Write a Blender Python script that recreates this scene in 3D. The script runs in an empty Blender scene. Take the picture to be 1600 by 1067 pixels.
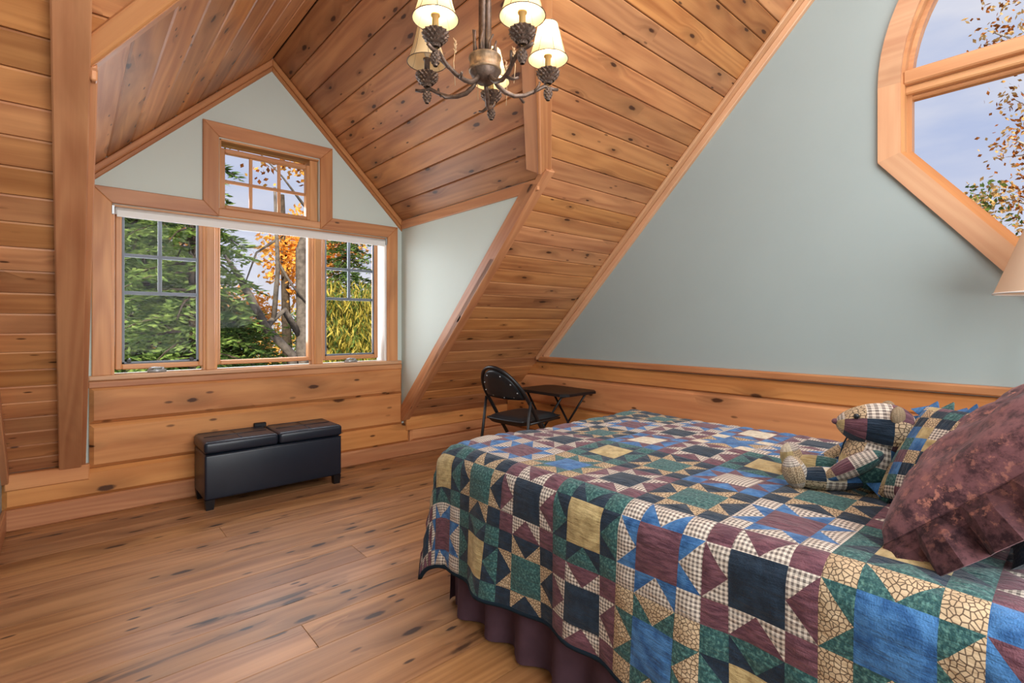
import bpy, bmesh, math, random
from mathutils import Vector, Matrix
R = math.radians
random.seed(7)
SC = bpy.context.scene
COL = SC.collection

# ---------------------------------------------------------------- camera
H = 1.15
cam_d = bpy.data.cameras.new('camera')
cam = bpy.data.objects.new('camera', cam_d); COL.objects.link(cam)
cam.location = (0, 0, H); cam.rotation_euler = (R(90), 0, R(-41.336))
cam_d.sensor_width = 36; cam_d.lens = 36 * 786.67 / 1600
cam_d.shift_y = -25.81 / 1600; cam_d.clip_start = 0.02; cam_d.clip_end = 500
SC.camera = cam

# ---------------------------------------------------------------- light
SC.view_settings.view_transform = 'Standard'; SC.view_settings.look = 'None'
SC.view_settings.gamma = 1; SC.view_settings.use_curve_mapping = False
SC.view_settings.exposure = 0.0

def build_world():
    w = bpy.data.worlds.new('sky'); SC.world = w; w.use_nodes = True
    nt = w.node_tree; nt.nodes.clear()
    N = lambda t: nt.nodes.new(t)
    tc = N('ShaderNodeTexCoord'); sep = N('ShaderNodeSeparateXYZ')
    nt.links.new(tc.outputs['Generated'], sep.inputs[0])
    ramp = N('ShaderNodeValToRGB'); nt.links.new(sep.outputs[2], ramp.inputs[0])
    e = ramp.color_ramp.elements
    e[0].position = 0.0; e[0].color = (0.80, 0.80, 0.88, 1)
    e[1].position = 0.75; e[1].color = (0.22, 0.36, 0.72, 1)
    m = ramp.color_ramp.elements.new(0.28); m.color = (0.50, 0.58, 0.82, 1)
    mp = N('ShaderNodeMapping'); mp.inputs['Scale'].default_value = (1.6, 1.6, 5.0)
    nt.links.new(tc.outputs['Generated'], mp.inputs[0])
    no = N('ShaderNodeTexNoise'); no.inputs['Scale'].default_value = 1.7; no.inputs['Detail'].default_value = 6
    nt.links.new(mp.outputs[0], no.inputs[0])
    cr = N('ShaderNodeValToRGB'); nt.links.new(no.outputs[0], cr.inputs[0])
    cr.color_ramp.elements[0].position = 0.38; cr.color_ramp.elements[1].position = 0.70
    mix = N('ShaderNodeMix'); mix.data_type = 'RGBA'
    nt.links.new(cr.outputs[0], mix.inputs[0]); nt.links.new(ramp.outputs[0], mix.inputs[6])
    mix.inputs[7].default_value = (0.86, 0.85, 0.90, 1)
    bg = N('ShaderNodeBackground'); bg.inputs[1].default_value = 0.95
    out = N('ShaderNodeOutputWorld')
    nt.links.new(mix.outputs[2], bg.inputs[0]); nt.links.new(bg.outputs[0], out.inputs[0])
build_world()

def lamp(name, kind, loc, target, energy, color, size=1.0, sy=None):
    d = bpy.data.lights.new(name, kind); d.energy = energy; d.color = color
    if kind == 'AREA':
        d.shape = 'RECTANGLE'; d.size = size; d.size_y = sy or size
    elif kind == 'SUN': d.angle = R(2)
    else: d.shadow_soft_size = size
    o = bpy.data.objects.new(name, d); COL.objects.link(o); o.location = loc
    o.rotation_euler = (Vector(target) - Vector(loc)).to_track_quat('-Z', 'Y').to_euler()
    return o
# low autumn sun from behind the house, on the trees only
lamp('sun', 'SUN', (-8, -12, 12), (0, 2, 0), 7.5, (1.0, 0.88, 0.66))
# added fill lamp behind the camera, in front of the closed near wall
lamp('rear_fill_light', 'AREA', (1.0, -1.5, 1.8), (1.2, 3.2, 1.5), 150, (0.96, 0.98, 1.0), 3.0, 2.2)
# added overhead fill lamp below the ridge, brightens bed and floor
lamp('overhead_fill_light', 'AREA', (1.7, 0.3, 3.7), (1.7, 1.9, 0.2), 68, (0.97, 0.98, 1.0), 2.2, 1.2)

# daylight falling in through the dormer window
lamp('dormer_daylight', 'AREA', (1.12, 4.22, 1.55), (1.12, 0.0, 0.9), 42, (0.90, 0.95, 1.0), 1.8, 1.1)

# ---------------------------------------------------------------- helpers
MW = {}
def setw(o, M, parent=None):
    MW[o.name] = M.copy()
    if parent is not None:
        o.parent = parent; o.matrix_basis = MW[parent.name].inverted() @ M
    else:
        o.matrix_basis = M
def empty(name, loc=(0, 0, 0), rz=0.0, parent=None):
    o = bpy.data.objects.new(name, None); COL.objects.link(o); o.empty_display_size = 0.1
    setw(o, Matrix.Translation(loc) @ Matrix.Rotation(rz, 4, 'Z'), parent); return o
def tag(o, label=None, cat=None, group=None, kind=None):
    for k, v in (('label', label), ('category', cat), ('group', group), ('kind', kind)):
        if v: o[k] = v
    return o
def mk(name, verts, faces, mats, parent=None, M=None, smooth=False, idx=None, uvs=None):
    me = bpy.data.meshes.new(name); me.from_pydata([tuple(v) for v in verts], [], faces)
    if not isinstance(mats, (list, tuple)): mats = [mats]
    for m in mats: me.materials.append(m)
    if idx is not None: me.polygons.foreach_set('material_index', idx)
    if uvs is not None:
        uv = me.uv_layers.new(name='UVMap'); flat = []
        for p in me.polygons:
            for li in p.loop_indices: flat += list(uvs[me.loops[li].vertex_index])
        uv.data.foreach_set('uv', flat)
    if smooth: me.polygons.foreach_set('use_smooth', [True] * len(me.polygons))
    me.update()
    o = bpy.data.objects.new(name, me); COL.objects.link(o)
    M = M if M is not None else (MW[parent.name] if parent is not None else Matrix.Identity(4))
    setw(o, M, parent); return o
def frame(O, u, v):
    u = Vector(u).normalized(); v = Vector(v); v = (v - u * v.dot(u)).normalized(); n = u.cross(v)
    M = Matrix((u, v, n)).transposed().to_4x4(); M.translation = Vector(O); return M
def inset(poly, d):
    """offset a closed 2d polygon inwards (counter clockwise polygons)"""
    n = len(poly); out = []
    for i in range(n):
        p0, p1, p2 = Vector(poly[i - 1]), Vector(poly[i]), Vector(poly[(i + 1) % n])
        e1 = (p1 - p0).normalized(); e2 = (p2 - p1).normalized()
        n1 = Vector((-e1.y, e1.x)); n2 = Vector((-e2.y, e2.x))
        k = 1 + n1.dot(n2)
        out.append(p1 + (n1 + n2) * (d / max(k, 0.15)))
    return out
def area2(p): return sum(p[i - 1][0] * p[i][1] - p[i][0] * p[i - 1][1] for i in range(len(p))) / 2
def prism(name, poly, O, u, v, depth, mat, parent=None, bevel=0.004, back=0.0):
    """polygon (in u,v from O) extruded along n=u x v from back to depth, front edges bevelled"""
    poly = [tuple(p) for p in poly]
    q = []
    for p in poly:
        if not q or (Vector(p) - Vector(q[-1])).length > 1e-4: q.append(p)
    if len(q) > 2 and (Vector(q[0]) - Vector(q[-1])).length < 1e-4: q.pop()
    poly = q
    if len(poly) < 3 or abs(area2(poly)) < 1e-4: return None
    if area2(poly) < 0: poly = poly[::-1]
    ca = sum(p[0] for p in poly) / len(poly); cb = sum(p[1] for p in poly) / len(poly)
    M = frame(O, u, v); c = M @ Vector((ca, cb, 0)); M.translation = c
    P = [(a - ca, b - cb) for a, b in poly]; n = len(P)
    I = inset(P, bevel)
    vs = [(a, b, back) for a, b in P] + [(a, b, depth - bevel) for a, b in P] + [(p[0], p[1], depth) for p in I]
    fs = [tuple(range(n))[::-1], tuple(range(2 * n, 3 * n))]
    for k in (0, n):
        for i in range(n):
            j = (i + 1) % n; fs.append((k + i, k + j, k + n + j, k + n + i))
    return mk(name, vs, fs, mat, parent, M)
def clip(poly, a, b, c):
    """keep the side a*x+b*y<=c of a 2d polygon"""
    out = []; n = len(poly)
    for i in range(n):
        p, q = poly[i], poly[(i + 1) % n]
        fp, fq = a * p[0] + b * p[1] - c, a * q[0] + b * q[1] - c
        if fp <= 0: out.append(p)
        if fp * fq < 0:
            t = fp / (fp - fq); out.append((p[0] + t * (q[0] - p[0]), p[1] + t * (q[1] - p[1])))
    return out
def box(name, lo, hi, mat, parent=None, bevel=0.004, seg=1, M=None, along=None):
    """bevelled box lo..hi; its local x is its longest side (grain)"""
    lo, hi = Vector(lo), Vector(hi); d = hi - lo; c = (lo + hi) / 2
    ax = along if along is not None else max(range(3), key=lambda i: d[i])
    u = Vector([1 if i == ax else 0 for i in range(3)])
    others = [i for i in range(3) if i != ax]; bi = max(others, key=lambda i: d[i])
    v = Vector([1 if i == bi else 0 for i in range(3)])
    F = frame(c, u, v); dims = (d[ax], d[bi], d[[i for i in others if i != bi][0]])
    bm = bmesh.new(); bmesh.ops.create_cube(bm, size=1)
    for x in bm.verts: x.co = Vector((x.co.x * dims[0], x.co.y * dims[1], x.co.z * dims[2]))
    if bevel: bmesh.ops.bevel(bm, geom=bm.edges[:], offset=min(bevel, min(dims) * 0.45), segments=seg, affect='EDGES', profile=0.5)
    me = bpy.data.meshes.new(name); bm.to_mesh(me); bm.free()
    if seg > 1: me.polygons.foreach_set('use_smooth', [True] * len(me.polygons))
    me.materials.append(mat); o = bpy.data.objects.new(name, me); COL.objects.link(o)
    setw(o, (M if M is not None else Matrix.Identity(4)) @ F, parent); return o
class MB:
    def __init__(s): s.v = []; s.f = []; s.i = []; s.uv = []
    def add(s, vs, fs, mi=0, uv=None):
        o = len(s.v); s.v += [Vector(v) for v in vs]; s.f += [tuple(k + o for k in f) for f in fs]
        s.i += [mi] * len(fs) if isinstance(mi, int) else mi
        s.uv += uv if uv else [(v[0], v[1]) for v in vs]
        return s
    def tube(s, pts, r, n=8, mi=0, caps=True):
        pts = [Vector(p) for p in pts]; m = len(pts); rs = r if isinstance(r, (list, tuple)) else [r] * m
        vs = []; fs = []; ref = None
        for k, p in enumerate(pts):
            t = (pts[min(k + 1, m - 1)] - pts[max(k - 1, 0)]).normalized()
            if ref is None: ref = Vector((0, 0, 1)) if abs(t.z) < 0.9 else Vector((1, 0, 0))
            a = (ref - t * ref.dot(t)).normalized(); b = t.cross(a); ref = a
            vs += [p + (a * math.cos(2 * math.pi * j / n) + b * math.sin(2 * math.pi * j / n)) * rs[k] for j in range(n)]
        for k in range(m - 1):
            for j in range(n):
                fs.append((k * n + j, k * n + (j + 1) % n, (k + 1) * n + (j + 1) % n, (k + 1) * n + j))
        if caps: fs += [tuple(range(n))[::-1], tuple(range((m - 1) * n, m * n))]
        return s.add(vs, fs, mi)
    def lathe(s, prof, n=24, mi=0, M=None):
        M = M or Matrix.Identity(4); vs = []; fs = []; m = len(prof)
        for r, z in prof: vs += [M @ Vector((r * math.cos(2 * math.pi * j / n), r * math.sin(2 * math.pi * j / n), z)) for j in range(n)]
        for k in range(m - 1):
            for j in range(n): fs.append((k * n + j, k * n + (j + 1) % n, (k + 1) * n + (j + 1) % n, (k + 1) * n + j))
        return s.add(vs, fs, mi)
    def ball(s, c, r, M=None, n=16, m=10, mi=0, pick=None):
        """ellipsoid with radii r; pick(i,j,m,n) -> material index"""
        M = M or Matrix.Identity(4); c = Vector(c); vs = []; fs = []; mis = []; uv = []
        for i in range(m + 1):
            th = math.pi * i / m
            for j in range(n):
                ph = 2 * math.pi * j / n
                q = Vector((r[0] * math.sin(th) * math.cos(ph), r[1] * math.sin(th) * math.sin(ph), r[2] * math.cos(th)))
                vs.append(c + (M.to_3x3() @ q)); uv.append((j / n * 0.4, i / m * 0.2))
        for i in range(m):
            for j in range(n):
                fs.append((i * n + j, (i + 1) * n + j, (i + 1) * n + (j + 1) % n, i * n + (j + 1) % n)); mis.append(pick(i, j, m, n) if pick else mi)
        return s.add(vs, fs, mis, uv)
    def box(s, lo, hi, mi=0, M=None):
        M = M or Matrix.Identity(4); x0, y0, z0 = lo; x1, y1, z1 = hi
        vs = [M @ Vector(p) for p in ((x0, y0, z0), (x1, y0, z0), (x1, y1, z0), (x0, y1, z0), (x0, y0, z1), (x1, y0, z1), (x1, y1, z1), (x0, y1, z1))]
        return s.add(vs, [(3, 2, 1, 0), (4, 5, 6, 7), (0, 1, 5, 4), (1, 2, 6, 5), (2, 3, 7, 6), (3, 0, 4, 7)], mi)
    def obj(s, name, mats, parent=None, M=None, smooth=True, uv=False, local=False):
        """vertices in world space unless local; M = object matrix"""
        M = M if M is not None else (MW[parent.name] if parent is not None else Matrix.Identity(4))
        vs = s.v if local else [M.inverted() @ v for v in s.v]
        return mk(name, vs, s.f, mats, parent, M, smooth, s.i, s.uv if uv else None)
def wall_holes(name, outer, holes, O, u, v, thick, mat, parent=None):
    """flat wall with holes; its face lies in the plane, its thickness goes along -n"""
    bm = bmesh.new()
    for loop in [outer] + holes:
        vs = [bm.verts.new((p[0], p[1], 0)) for p in loop]
        for i in range(len(vs)): bm.edges.new((vs[i - 1], vs[i]))
    bmesh.ops.triangle_fill(bm, use_beauty=True, use_dissolve=False, edges=bm.edges[:], normal=(0, 0, 1))
    r = bmesh.ops.extrude_face_region(bm, geom=bm.faces[:])
    for x in r['geom']:
        if isinstance(x, bmesh.types.BMVert): x.co.z -= thick
    bmesh.ops.recalc_face_normals(bm, faces=bm.faces[:])
    me = bpy.data.meshes.new(name); bm.to_mesh(me); bm.free(); me.materials.append(mat)
    o = bpy.data.objects.new(name, me); COL.objects.link(o); setw(o, frame(O, u, v), parent); return o
def copy_obj(o, M, parent=None):
    c = o.copy(); COL.objects.link(c); c.parent = None; setw(c, M, parent); return c

# ---------------------------------------------------------------- materials
def srgb(r, g, b):
    f = lambda c: c / 12.92 if c <= 0.04045 else ((c + 0.055) / 1.055) ** 2.4
    return (f(r / 255), f(g / 255), f(b / 255), 1)
class NT:
    def __init__(s, name):
        s.m = bpy.data.materials.new(name); s.m.use_nodes = True; s.t = s.m.node_tree
        s.b = s.t.nodes['Principled BSDF']; s.out = s.t.nodes['Material Output']
    def n(s, kind, **kw):
        x = s.t.nodes.new('ShaderNode' + kind)
        for k, v in kw.items(): setattr(x, k, v)
        return x
    def put(s, sock, val):
        if isinstance(val, bpy.types.NodeSocket): s.t.links.new(val, sock)
        elif val is not None: sock.default_value = val
    def math(s, op, a, b=None, c=None, clamp=False):
        x = s.n('Math', operation=op, use_clamp=clamp)
        for i, q in enumerate((a, b, c)): s.put(x.inputs[i], q)
        return x.outputs[0]
    def vmath(s, op, a, b):
        x = s.n('VectorMath', operation=op); s.put(x.inputs[0], a); s.put(x.inputs[1], b); return x.outputs[0]
    def mix(s, f, a, b, mode='MIX'):
        x = s.n('Mix', data_type='RGBA', blend_type=mode); s.put(x.inputs[0], f); s.put(x.inputs[6], a); s.put(x.inputs[7], b); return x.outputs[2]
    def noise(s, vec, scale, detail=4, rough=0.55, dist=0.0):
        x = s.n('TexNoise'); s.put(x.inputs['Vector'], vec); x.inputs['Scale'].default_value = scale
        x.inputs['Detail'].default_value = detail; x.inputs['Roughness'].default_value = rough; x.inputs['Distortion'].default_value = dist
        return x.outputs[0]
    def step(s, v, lo, hi, a=0.0, b=1.0):
        x = s.n('MapRange', interpolation_type='SMOOTHSTEP'); s.put(x.inputs[0], v)
        for i, q in ((1, lo), (2, hi), (3, a), (4, b)): x.inputs[i].default_value = q
        return x.outputs[0]
    def bump(s, h, strength=0.3, dist=0.01):
        x = s.n('Bump'); x.inputs['Strength'].default_value = strength; x.inputs['Distance'].default_value = dist
        s.put(x.inputs['Height'], h); s.put(s.b.inputs['Normal'], x.outputs[0])
    def col(s, c): s.put(s.b.inputs['Base Color'], c)
    def set(s, rough=0.5, spec=0.5, metal=0.0):
        s.put(s.b.inputs['Roughness'], rough); s.b.inputs['Specular IOR Level'].default_value = spec; s.b.inputs['Metallic'].default_value = metal
        return s.m

def wood(name, light, dark, knotc, knots=0.3, rough=0.45, var=0.22, spec=0.4, stain=0.0, kx=0.42, ky=0.15, ring=0.3, fine=0.35):
    s = NT(name)
    tc = s.n('TexCoord').outputs['Object']; rnd = s.n('ObjectInfo').outputs['Random']
    off = s.n('CombineXYZ'); s.put(off.inputs[0], s.math('MULTIPLY', rnd, 91.7)); s.put(off.inputs[1], s.math('MULTIPLY', rnd, 357.3)); s.put(off.inputs[2], s.math('MULTIPLY', rnd, 53.1))
    v = s.vmath('ADD', tc, off.outputs[0])
    # knots: one stretched cell grid, some cells hold one
    vo = s.n('TexVoronoi', voronoi_dimensions='2D', feature='F1'); s.put(vo.inputs['Vector'], s.vmath('MULTIPLY', v, (1 / kx, 1 / ky, 1)))
    vo.inputs['Scale'].default_value = 1.0
    wob = s.noise(s.vmath('MULTIPLY', v, (30, 60, 30)), 1.0, 2)
    dist = s.math('ADD', vo.outputs['Distance'], s.math('MULTIPLY', s.math('SUBTRACT', wob, 0.5), 0.06))
    sep = s.n('SeparateColor'); s.put(sep.inputs[0], vo.outputs['Color'])
    has = s.math('LESS_THAN', sep.outputs[0], knots)
    size = s.math('MULTIPLY_ADD', sep.outputs[1], 0.9, 0.35)
    dn = s.math('DIVIDE', dist, size)
    knot = s.math('MULTIPLY', s.step(dn, 0.055, 0.105, 1, 0), has)
    halo = s.math('MULTIPLY', s.step(dn, 0.06, 0.5, 1, 0), has)
    # grain bends round the knots
    bend = s.n('CombineXYZ'); s.put(bend.inputs[1], s.math('MULTIPLY', halo, 0.035))
    g = s.vmath('ADD', v, bend.outputs[0])
    broad = s.noise(s.vmath('MULTIPLY', g, (0.9, 9, 9)), 1.0, 3, 0.5, 0.3)
    rings = s.math('MULTIPLY_ADD', s.math('SINE', s.math('MULTIPLY', s.noise(s.vmath('MULTIPLY', g, (0.35, 5, 5)), 1.0, 2, 0.4), 75.0)), 0.5, 0.5)
    streak = s.noise(s.vmath('MULTIPLY', g, (2.5, 130, 130)), 1.0, 3, 0.6)
    f = s.math('ADD', s.math('MULTIPLY', s.step(broad, 0.3, 0.72), 0.55), s.math('MULTIPLY', rings, ring))
    f = s.math('ADD', f, s.math('MULTIPLY', s.math('SUBTRACT', streak, 0.45), fine), clamp=True)
    c = s.mix(f, light, dark)
    # every piece of its own tone
    r2 = s.math('FRACT', s.math('MULTIPLY', rnd, 17.31)); r3 = s.math('FRACT', s.math('MULTIPLY', rnd, 41.77))
    hs = s.n('HueSaturation'); s.put(hs.inputs['Color'], c)
    s.put(hs.inputs['Hue'], s.math('MULTIPLY_ADD', r3, 0.004, 0.4965)); s.put(hs.inputs['Saturation'], s.math('MULTIPLY_ADD', r3, 0.08, 0.96))
    s.put(hs.inputs['Value'], s.math('MULTIPLY_ADD', r2, var * 2, 1 - var)); c = hs.outputs[0]
    blot = s.noise(s.vmath('MULTIPLY', g, (1.1, 5, 3)), 1.0, 4, 0.6, 0.4)
    c = s.mix(s.math('MULTIPLY', s.step(blot, 0.50, 0.78), 0.42), c, tuple(q * .52 for q in dark[:3]) + (1,))
    c = s.mix(s.math('MULTIPLY', halo, 0.30), c, knotc, 'MIX')
    v2 = s.n('TexVoronoi', voronoi_dimensions='2D', feature='F1'); s.put(v2.inputs['Vector'], s.vmath('MULTIPLY', s.vmath('ADD', v, (3.3, 7.7, 0)), (1.9 / kx, 2.1 / ky, 1))); v2.inputs['Scale'].default_value = 1.0
    sp2 = s.n('SeparateColor'); s.put(sp2.inputs[0], v2.outputs['Color'])
    clus = s.step(s.noise(s.vmath('MULTIPLY', v, (1.3, 1.3, 1)), 1.0, 1), 0.42, 0.6)
    pin = s.math('MULTIPLY', s.math('MULTIPLY', s.step(v2.outputs['Distance'], 0.05, 0.12, 1, 0), s.math('LESS_THAN', sp2.outputs[0], knots * 0.6)), clus)
    c = s.mix(s.math('MULTIPLY', pin, 0.85), c, knotc)
    if stain:
        st = s.noise(s.vmath('MULTIPLY', v, (1.6, 11, 5)), 1.0, 5, 0.62, 0.5)
        c = s.mix(s.math('MULTIPLY', s.step(st, 0.60, 0.72), stain), c, knotc)
    c = s.mix(s.math('MULTIPLY', knot, 0.9), c, knotc)
    s.col(c); s.bump(s.math('ADD', streak, s.math('MULTIPLY', knot, 0.5)), 0.06, 0.004)
    return s.set(rough, spec)
def flat(name, c, rough=0.5, spec=0.5, metal=0.0, var=0.0, scale=6, bump=0.0, bscale=200):
    s = NT(name); o = s.n('TexCoord').outputs['Object']
    if var:
        n = s.noise(o, scale, 4); s.col(s.mix(s.step(n, 0.3, 0.7), tuple(x * (1 - var) for x in c[:3]) + (1,), c))
    else: s.col(c)
    if bump: s.bump(s.noise(o, bscale, 3), bump, 0.003)
    return s.set(rough, spec, metal)
KN = srgb(58, 30, 18)
M_CEIL = wood('ceiling_pine', srgb(204, 146, 94), srgb(152, 94, 58), KN, 0.40, 0.42, 0.20, 0.28, kx=0.36, ky=0.12)
M_LOG = wood('log_pine', srgb(212, 150, 94), srgb(178, 112, 66), KN, 0.55, 0.45, 0.10, 0.28, kx=0.50, ky=0.19, ring=0.25)
M_TRIM = wood('trim_pine', srgb(204, 146, 98), srgb(170, 108, 68), KN, 0.05, 0.40, 0.10, 0.4, ring=0.35)
M_SASH = wood('sash_pine', srgb(214, 160, 110), srgb(178, 118, 74), KN, 0.0, 0.40, 0.08, 0.4, ring=0.2)
M_MAPLE = wood('casing_fir', srgb(216, 170, 128), srgb(196, 142, 102), KN, 0.05, 0.40, 0.08, 0.4, ring=0.3)
M_FLOOR = wood('floor_pine', srgb(184, 135, 90), srgb(126, 82, 50), srgb(40, 20, 14), 0.62, 0.40, 0.14, 0.30, stain=0.85, kx=0.48, ky=0.165, fine=0.5)
M_SAGE = flat('sage_paint', srgb(160, 173, 172), 0.55, 0.3, var=0.03, scale=2, bump=0.03)
M_MINT = flat('pale_green_paint', srgb(206, 217, 209), 0.5, 0.3, var=0.02, scale=2, bump=0.03)
M_WHITE = flat('white_plastic', srgb(232, 230, 226), 0.45)
M_GREYBAR = flat('grey_bar', srgb(112, 122, 134), 0.45)
M_ALU = flat('aluminium', srgb(176, 180, 182), 0.35, 0.5, 0.6)
M_DARK = flat('dark_gap', srgb(40, 26, 18), 0.9, 0.1)
def glass(name, refl=0.004):
    s = NT(name); tr = s.n('BsdfTransparent'); gl = s.n('BsdfGlossy'); gl.inputs['Roughness'].default_value = 0.02
    mx = s.n('MixShader'); mx.inputs[0].default_value = refl
    s.put(mx.inputs[1], tr.outputs[0]); s.put(mx.inputs[2], gl.outputs[0]); s.put(s.out.inputs[0], mx.outputs[0]); return s.m
M_GLASS = glass('window_glass')

# fabrics of the patchwork
def uvn(s): return s.n('UVMap').outputs[0]
def cloth(name, a, b, scale=60, bumpy=0.8, stretch=(1, 1, 1), lo=0.35, hi=0.65):
    s = NT(name); u = uvn(s); n = s.noise(s.vmath('MULTIPLY', u, stretch), scale, 4, 0.6)
    s.col(s.mix(s.step(n, lo, hi), a, b))
    w = s.noise(s.vmath('MULTIPLY', u, (60, 9, 1)), 1.0, 3, 0.6)
    w2 = s.noise(u, 300, 2); s.bump(s.math('ADD', w, s.math('MULTIPLY', w2, 0.2)), bumpy, 0.012)
    s.b.inputs['Sheen Weight'].default_value = 0.15
    return s.set(0.8, 0.25)
C_NAVY = cloth('navy_cotton', srgb(18, 34, 50), srgb(32, 50, 68), 30)
C_MAROON = cloth('maroon_cotton', srgb(84, 50, 62), srgb(120, 78, 88), 40, stretch=(3, 0.6, 1))
C_GREEN = cloth('green_print', srgb(36, 76, 78), srgb(92, 136, 128), 130, lo=0.42, hi=0.72)
C_BLUE = cloth('blue_cotton', srgb(36, 82, 134), srgb(72, 124, 178), 25)
C_GOLD = cloth('gold_cotton', srgb(164, 142, 96), srgb(198, 176, 126), 30)
C_CREAM = cloth('cream_cotton', srgb(196, 182, 156), srgb(220, 208, 186), 60)
def crackle(name):
    s = NT(name); u = uvn(s); vo = s.n('TexVoronoi', feature='DISTANCE_TO_EDGE', voronoi_dimensions='2D'); s.put(vo.inputs['Vector'], u); vo.inputs['Scale'].default_value = 105
    n = s.noise(u, 40, 3); base = s.mix(n, srgb(182, 154, 120), srgb(212, 190, 158))
    s.col(s.mix(s.step(vo.outputs['Distance'], 0.03, 0.16, 0.9, 0), base, srgb(66, 48, 40)))
    s.bump(s.noise(s.vmath('MULTIPLY', u, (60, 9, 1)), 1.0, 3, 0.6), 0.8, 0.012); return s.set(0.8, 0.25)
C_TAN = crackle('tan_crackle_print')
def gingham(name):
    s = NT(name); u = uvn(s); sep = s.n('SeparateXYZ'); s.put(sep.inputs[0], u); k = 1 / 0.0105
    fx = s.math('LESS_THAN', s.math('FRACT', s.math('MULTIPLY', sep.outputs[0], k)), 0.5)
    fy = s.math('LESS_THAN', s.math('FRACT', s.math('MULTIPLY', sep.outputs[1], k)), 0.5)
    f = s.math('MULTIPLY_ADD', fx, 0.42, s.math('MULTIPLY', fy, 0.42))
    s.col(s.mix(f, srgb(226, 214, 200), srgb(52, 38, 44)))
    s.bump(s.noise(s.vmath('MULTIPLY', u, (60, 9, 1)), 1.0, 3, 0.6), 0.8, 0.012); return s.set(0.8, 0.25)
C_GING = gingham('brown_gingham')
def speckle(name):
    s = NT(name); o = s.n('TexCoord').outputs['Object']; n = s.noise(o, 26, 6, 0.72); n2 = s.noise(o, 5, 3)
    c = s.mix(s.step(n, 0.36, 0.60), srgb(62, 36, 44), srgb(128, 84, 88)); n3 = s.noise(o, 44, 4, 0.7); c = s.mix(s.math('MULTIPLY', s.step(n3, 0.52, 0.64), s.step(n2, 0.35, 0.62)), c, srgb(192, 128, 112))
    s.col(c); s.bump(s.noise(o, 14, 3), 0.25, 0.01); s.b.inputs['Sheen Weight'].default_value = 0.1; return s.set(0.75, 0.3)
C_SHAM = speckle('maroon_mottled_velvet')
C_SKIRT = flat('plum_cotton', srgb(86, 62, 72), 0.85, 0.2, var=0.25, scale=12)
C_WHITE = flat('white_sheet', srgb(225, 222, 215), 0.8, 0.2, var=0.05)
PATCH = [C_NAVY, C_MAROON, C_GREEN, C_BLUE, C_GOLD, C_TAN, C_GING, C_CREAM]
NAVY, MAROON, GREEN, BLUE, GOLD, TAN, GING, CREAM = range(8)
M_LEATHER = flat('black_leather', srgb(24, 33, 46), 0.33, 0.5, var=0.12, scale=5, bump=0.10, bscale=260)
M_BLACKWOOD = flat('black_wood', srgb(22, 18, 20), 0.4, 0.4, var=0.2)
M_BLACKMETAL = flat('black_enamel', srgb(20, 21, 24), 0.38, 0.5)
M_VINYL = flat('black_vinyl', srgb(28, 33, 38), 0.40, 0.5, var=0.1, scale=8, bump=0.05)
M_BRONZE = flat('antique_bronze', srgb(118, 98, 86), 0.42, 0.5, 0.5, var=0.5, scale=60, bump=0.4, bscale=90)
M_GRASS = flat('dry_grass', srgb(206, 176, 138), 0.8, 0.2)
M_CANDLE = flat('candle_sleeve', srgb(196, 160, 100), 0.6, 0.3)
def shade_mat(name, c, tr=0.5):
    s = NT(name); d = s.n('BsdfDiffuse'); t = s.n('BsdfTranslucent'); d.inputs[0].default_value = c; t.inputs[0].default_value = c
    mx = s.n('MixShader'); mx.inputs[0].default_value = tr; s.put(mx.inputs[1], d.outputs[0]); s.put(mx.inputs[2], t.outputs[0]); s.put(s.out.inputs[0], mx.outputs[0]); return s.m
M_SHADE = shade_mat('parchment_shade', srgb(240, 216, 170), 0.32)
M_LAMPSHADE = shade_mat('beige_lampshade', srgb(226, 200, 174), 0.3)
def emit(name, c, e):
    s = NT(name); s.b.inputs['Emission Color'].default_value = c; s.b.inputs['Emission Strength'].default_value = e; s.col(c); return s.m
M_BULB = emit('bulb_glow', (1, 0.86, 0.62, 1), 9)

# ---------------------------------------------------------------- room numbers
D = 3.976; W = 3.415; WL = -0.28; YB = -1.6
ZK = 0.317; S = 1.0055; XL = 0.055; XR = 2.2; ZE = 2.063; ZP = 3.117; XC = (XL + XR) / 2
YR = -0.35
roof_z = lambda y: ZK + S * (D - y) if y >= YR else ZK + S * (D - YR) - S * (YR - y)
roof_y = lambda z: D - (z - ZK) / S
ZR = roof_z(YR); YC = roof_y(ZE); YP = roof_y(ZP)
st = lambda o: tag(o, kind='structure')

# ---------------------------------------------------------------- floor
floor = st(mk('floor', [(WL - .2, YB - .3, -0.04), (W + .2, YB - .3, -0.04), (W + .2, D + .2, -0.04), (WL - .2, D + .2, -0.04),
                        (WL - .2, YB - .3, -0.025), (W + .2, YB - .3, -0.025), (W + .2, D + .2, -0.025), (WL - .2, D + .2, -0.025)],
              [(3, 2, 1, 0), (4, 5, 6, 7), (0, 1, 5, 4), (1, 2, 6, 5), (2, 3, 7, 6), (3, 0, 4, 7)], M_DARK))
y = D; row = 0
rr = random.Random(3)
while y > YB:
    y0 = y - 0.181; x = WL - rr.uniform(0, 2.2)
    while x < W:
        x1 = x + rr.uniform(2.0, 3.6); a, b = max(x, WL), min(x1, W)
        if b - a > 0.05: prism('plank', [(a, y0 + .001), (b - .001, y0 + .001), (b - .001, y - .001), (a, y - .001)], (0, 0, 0), (1, 0, 0), (0, 1, 0), 0.0, M_FLOOR, floor, 0.0014, -0.024)
        x = x1
    y = y0; row += 1

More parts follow.
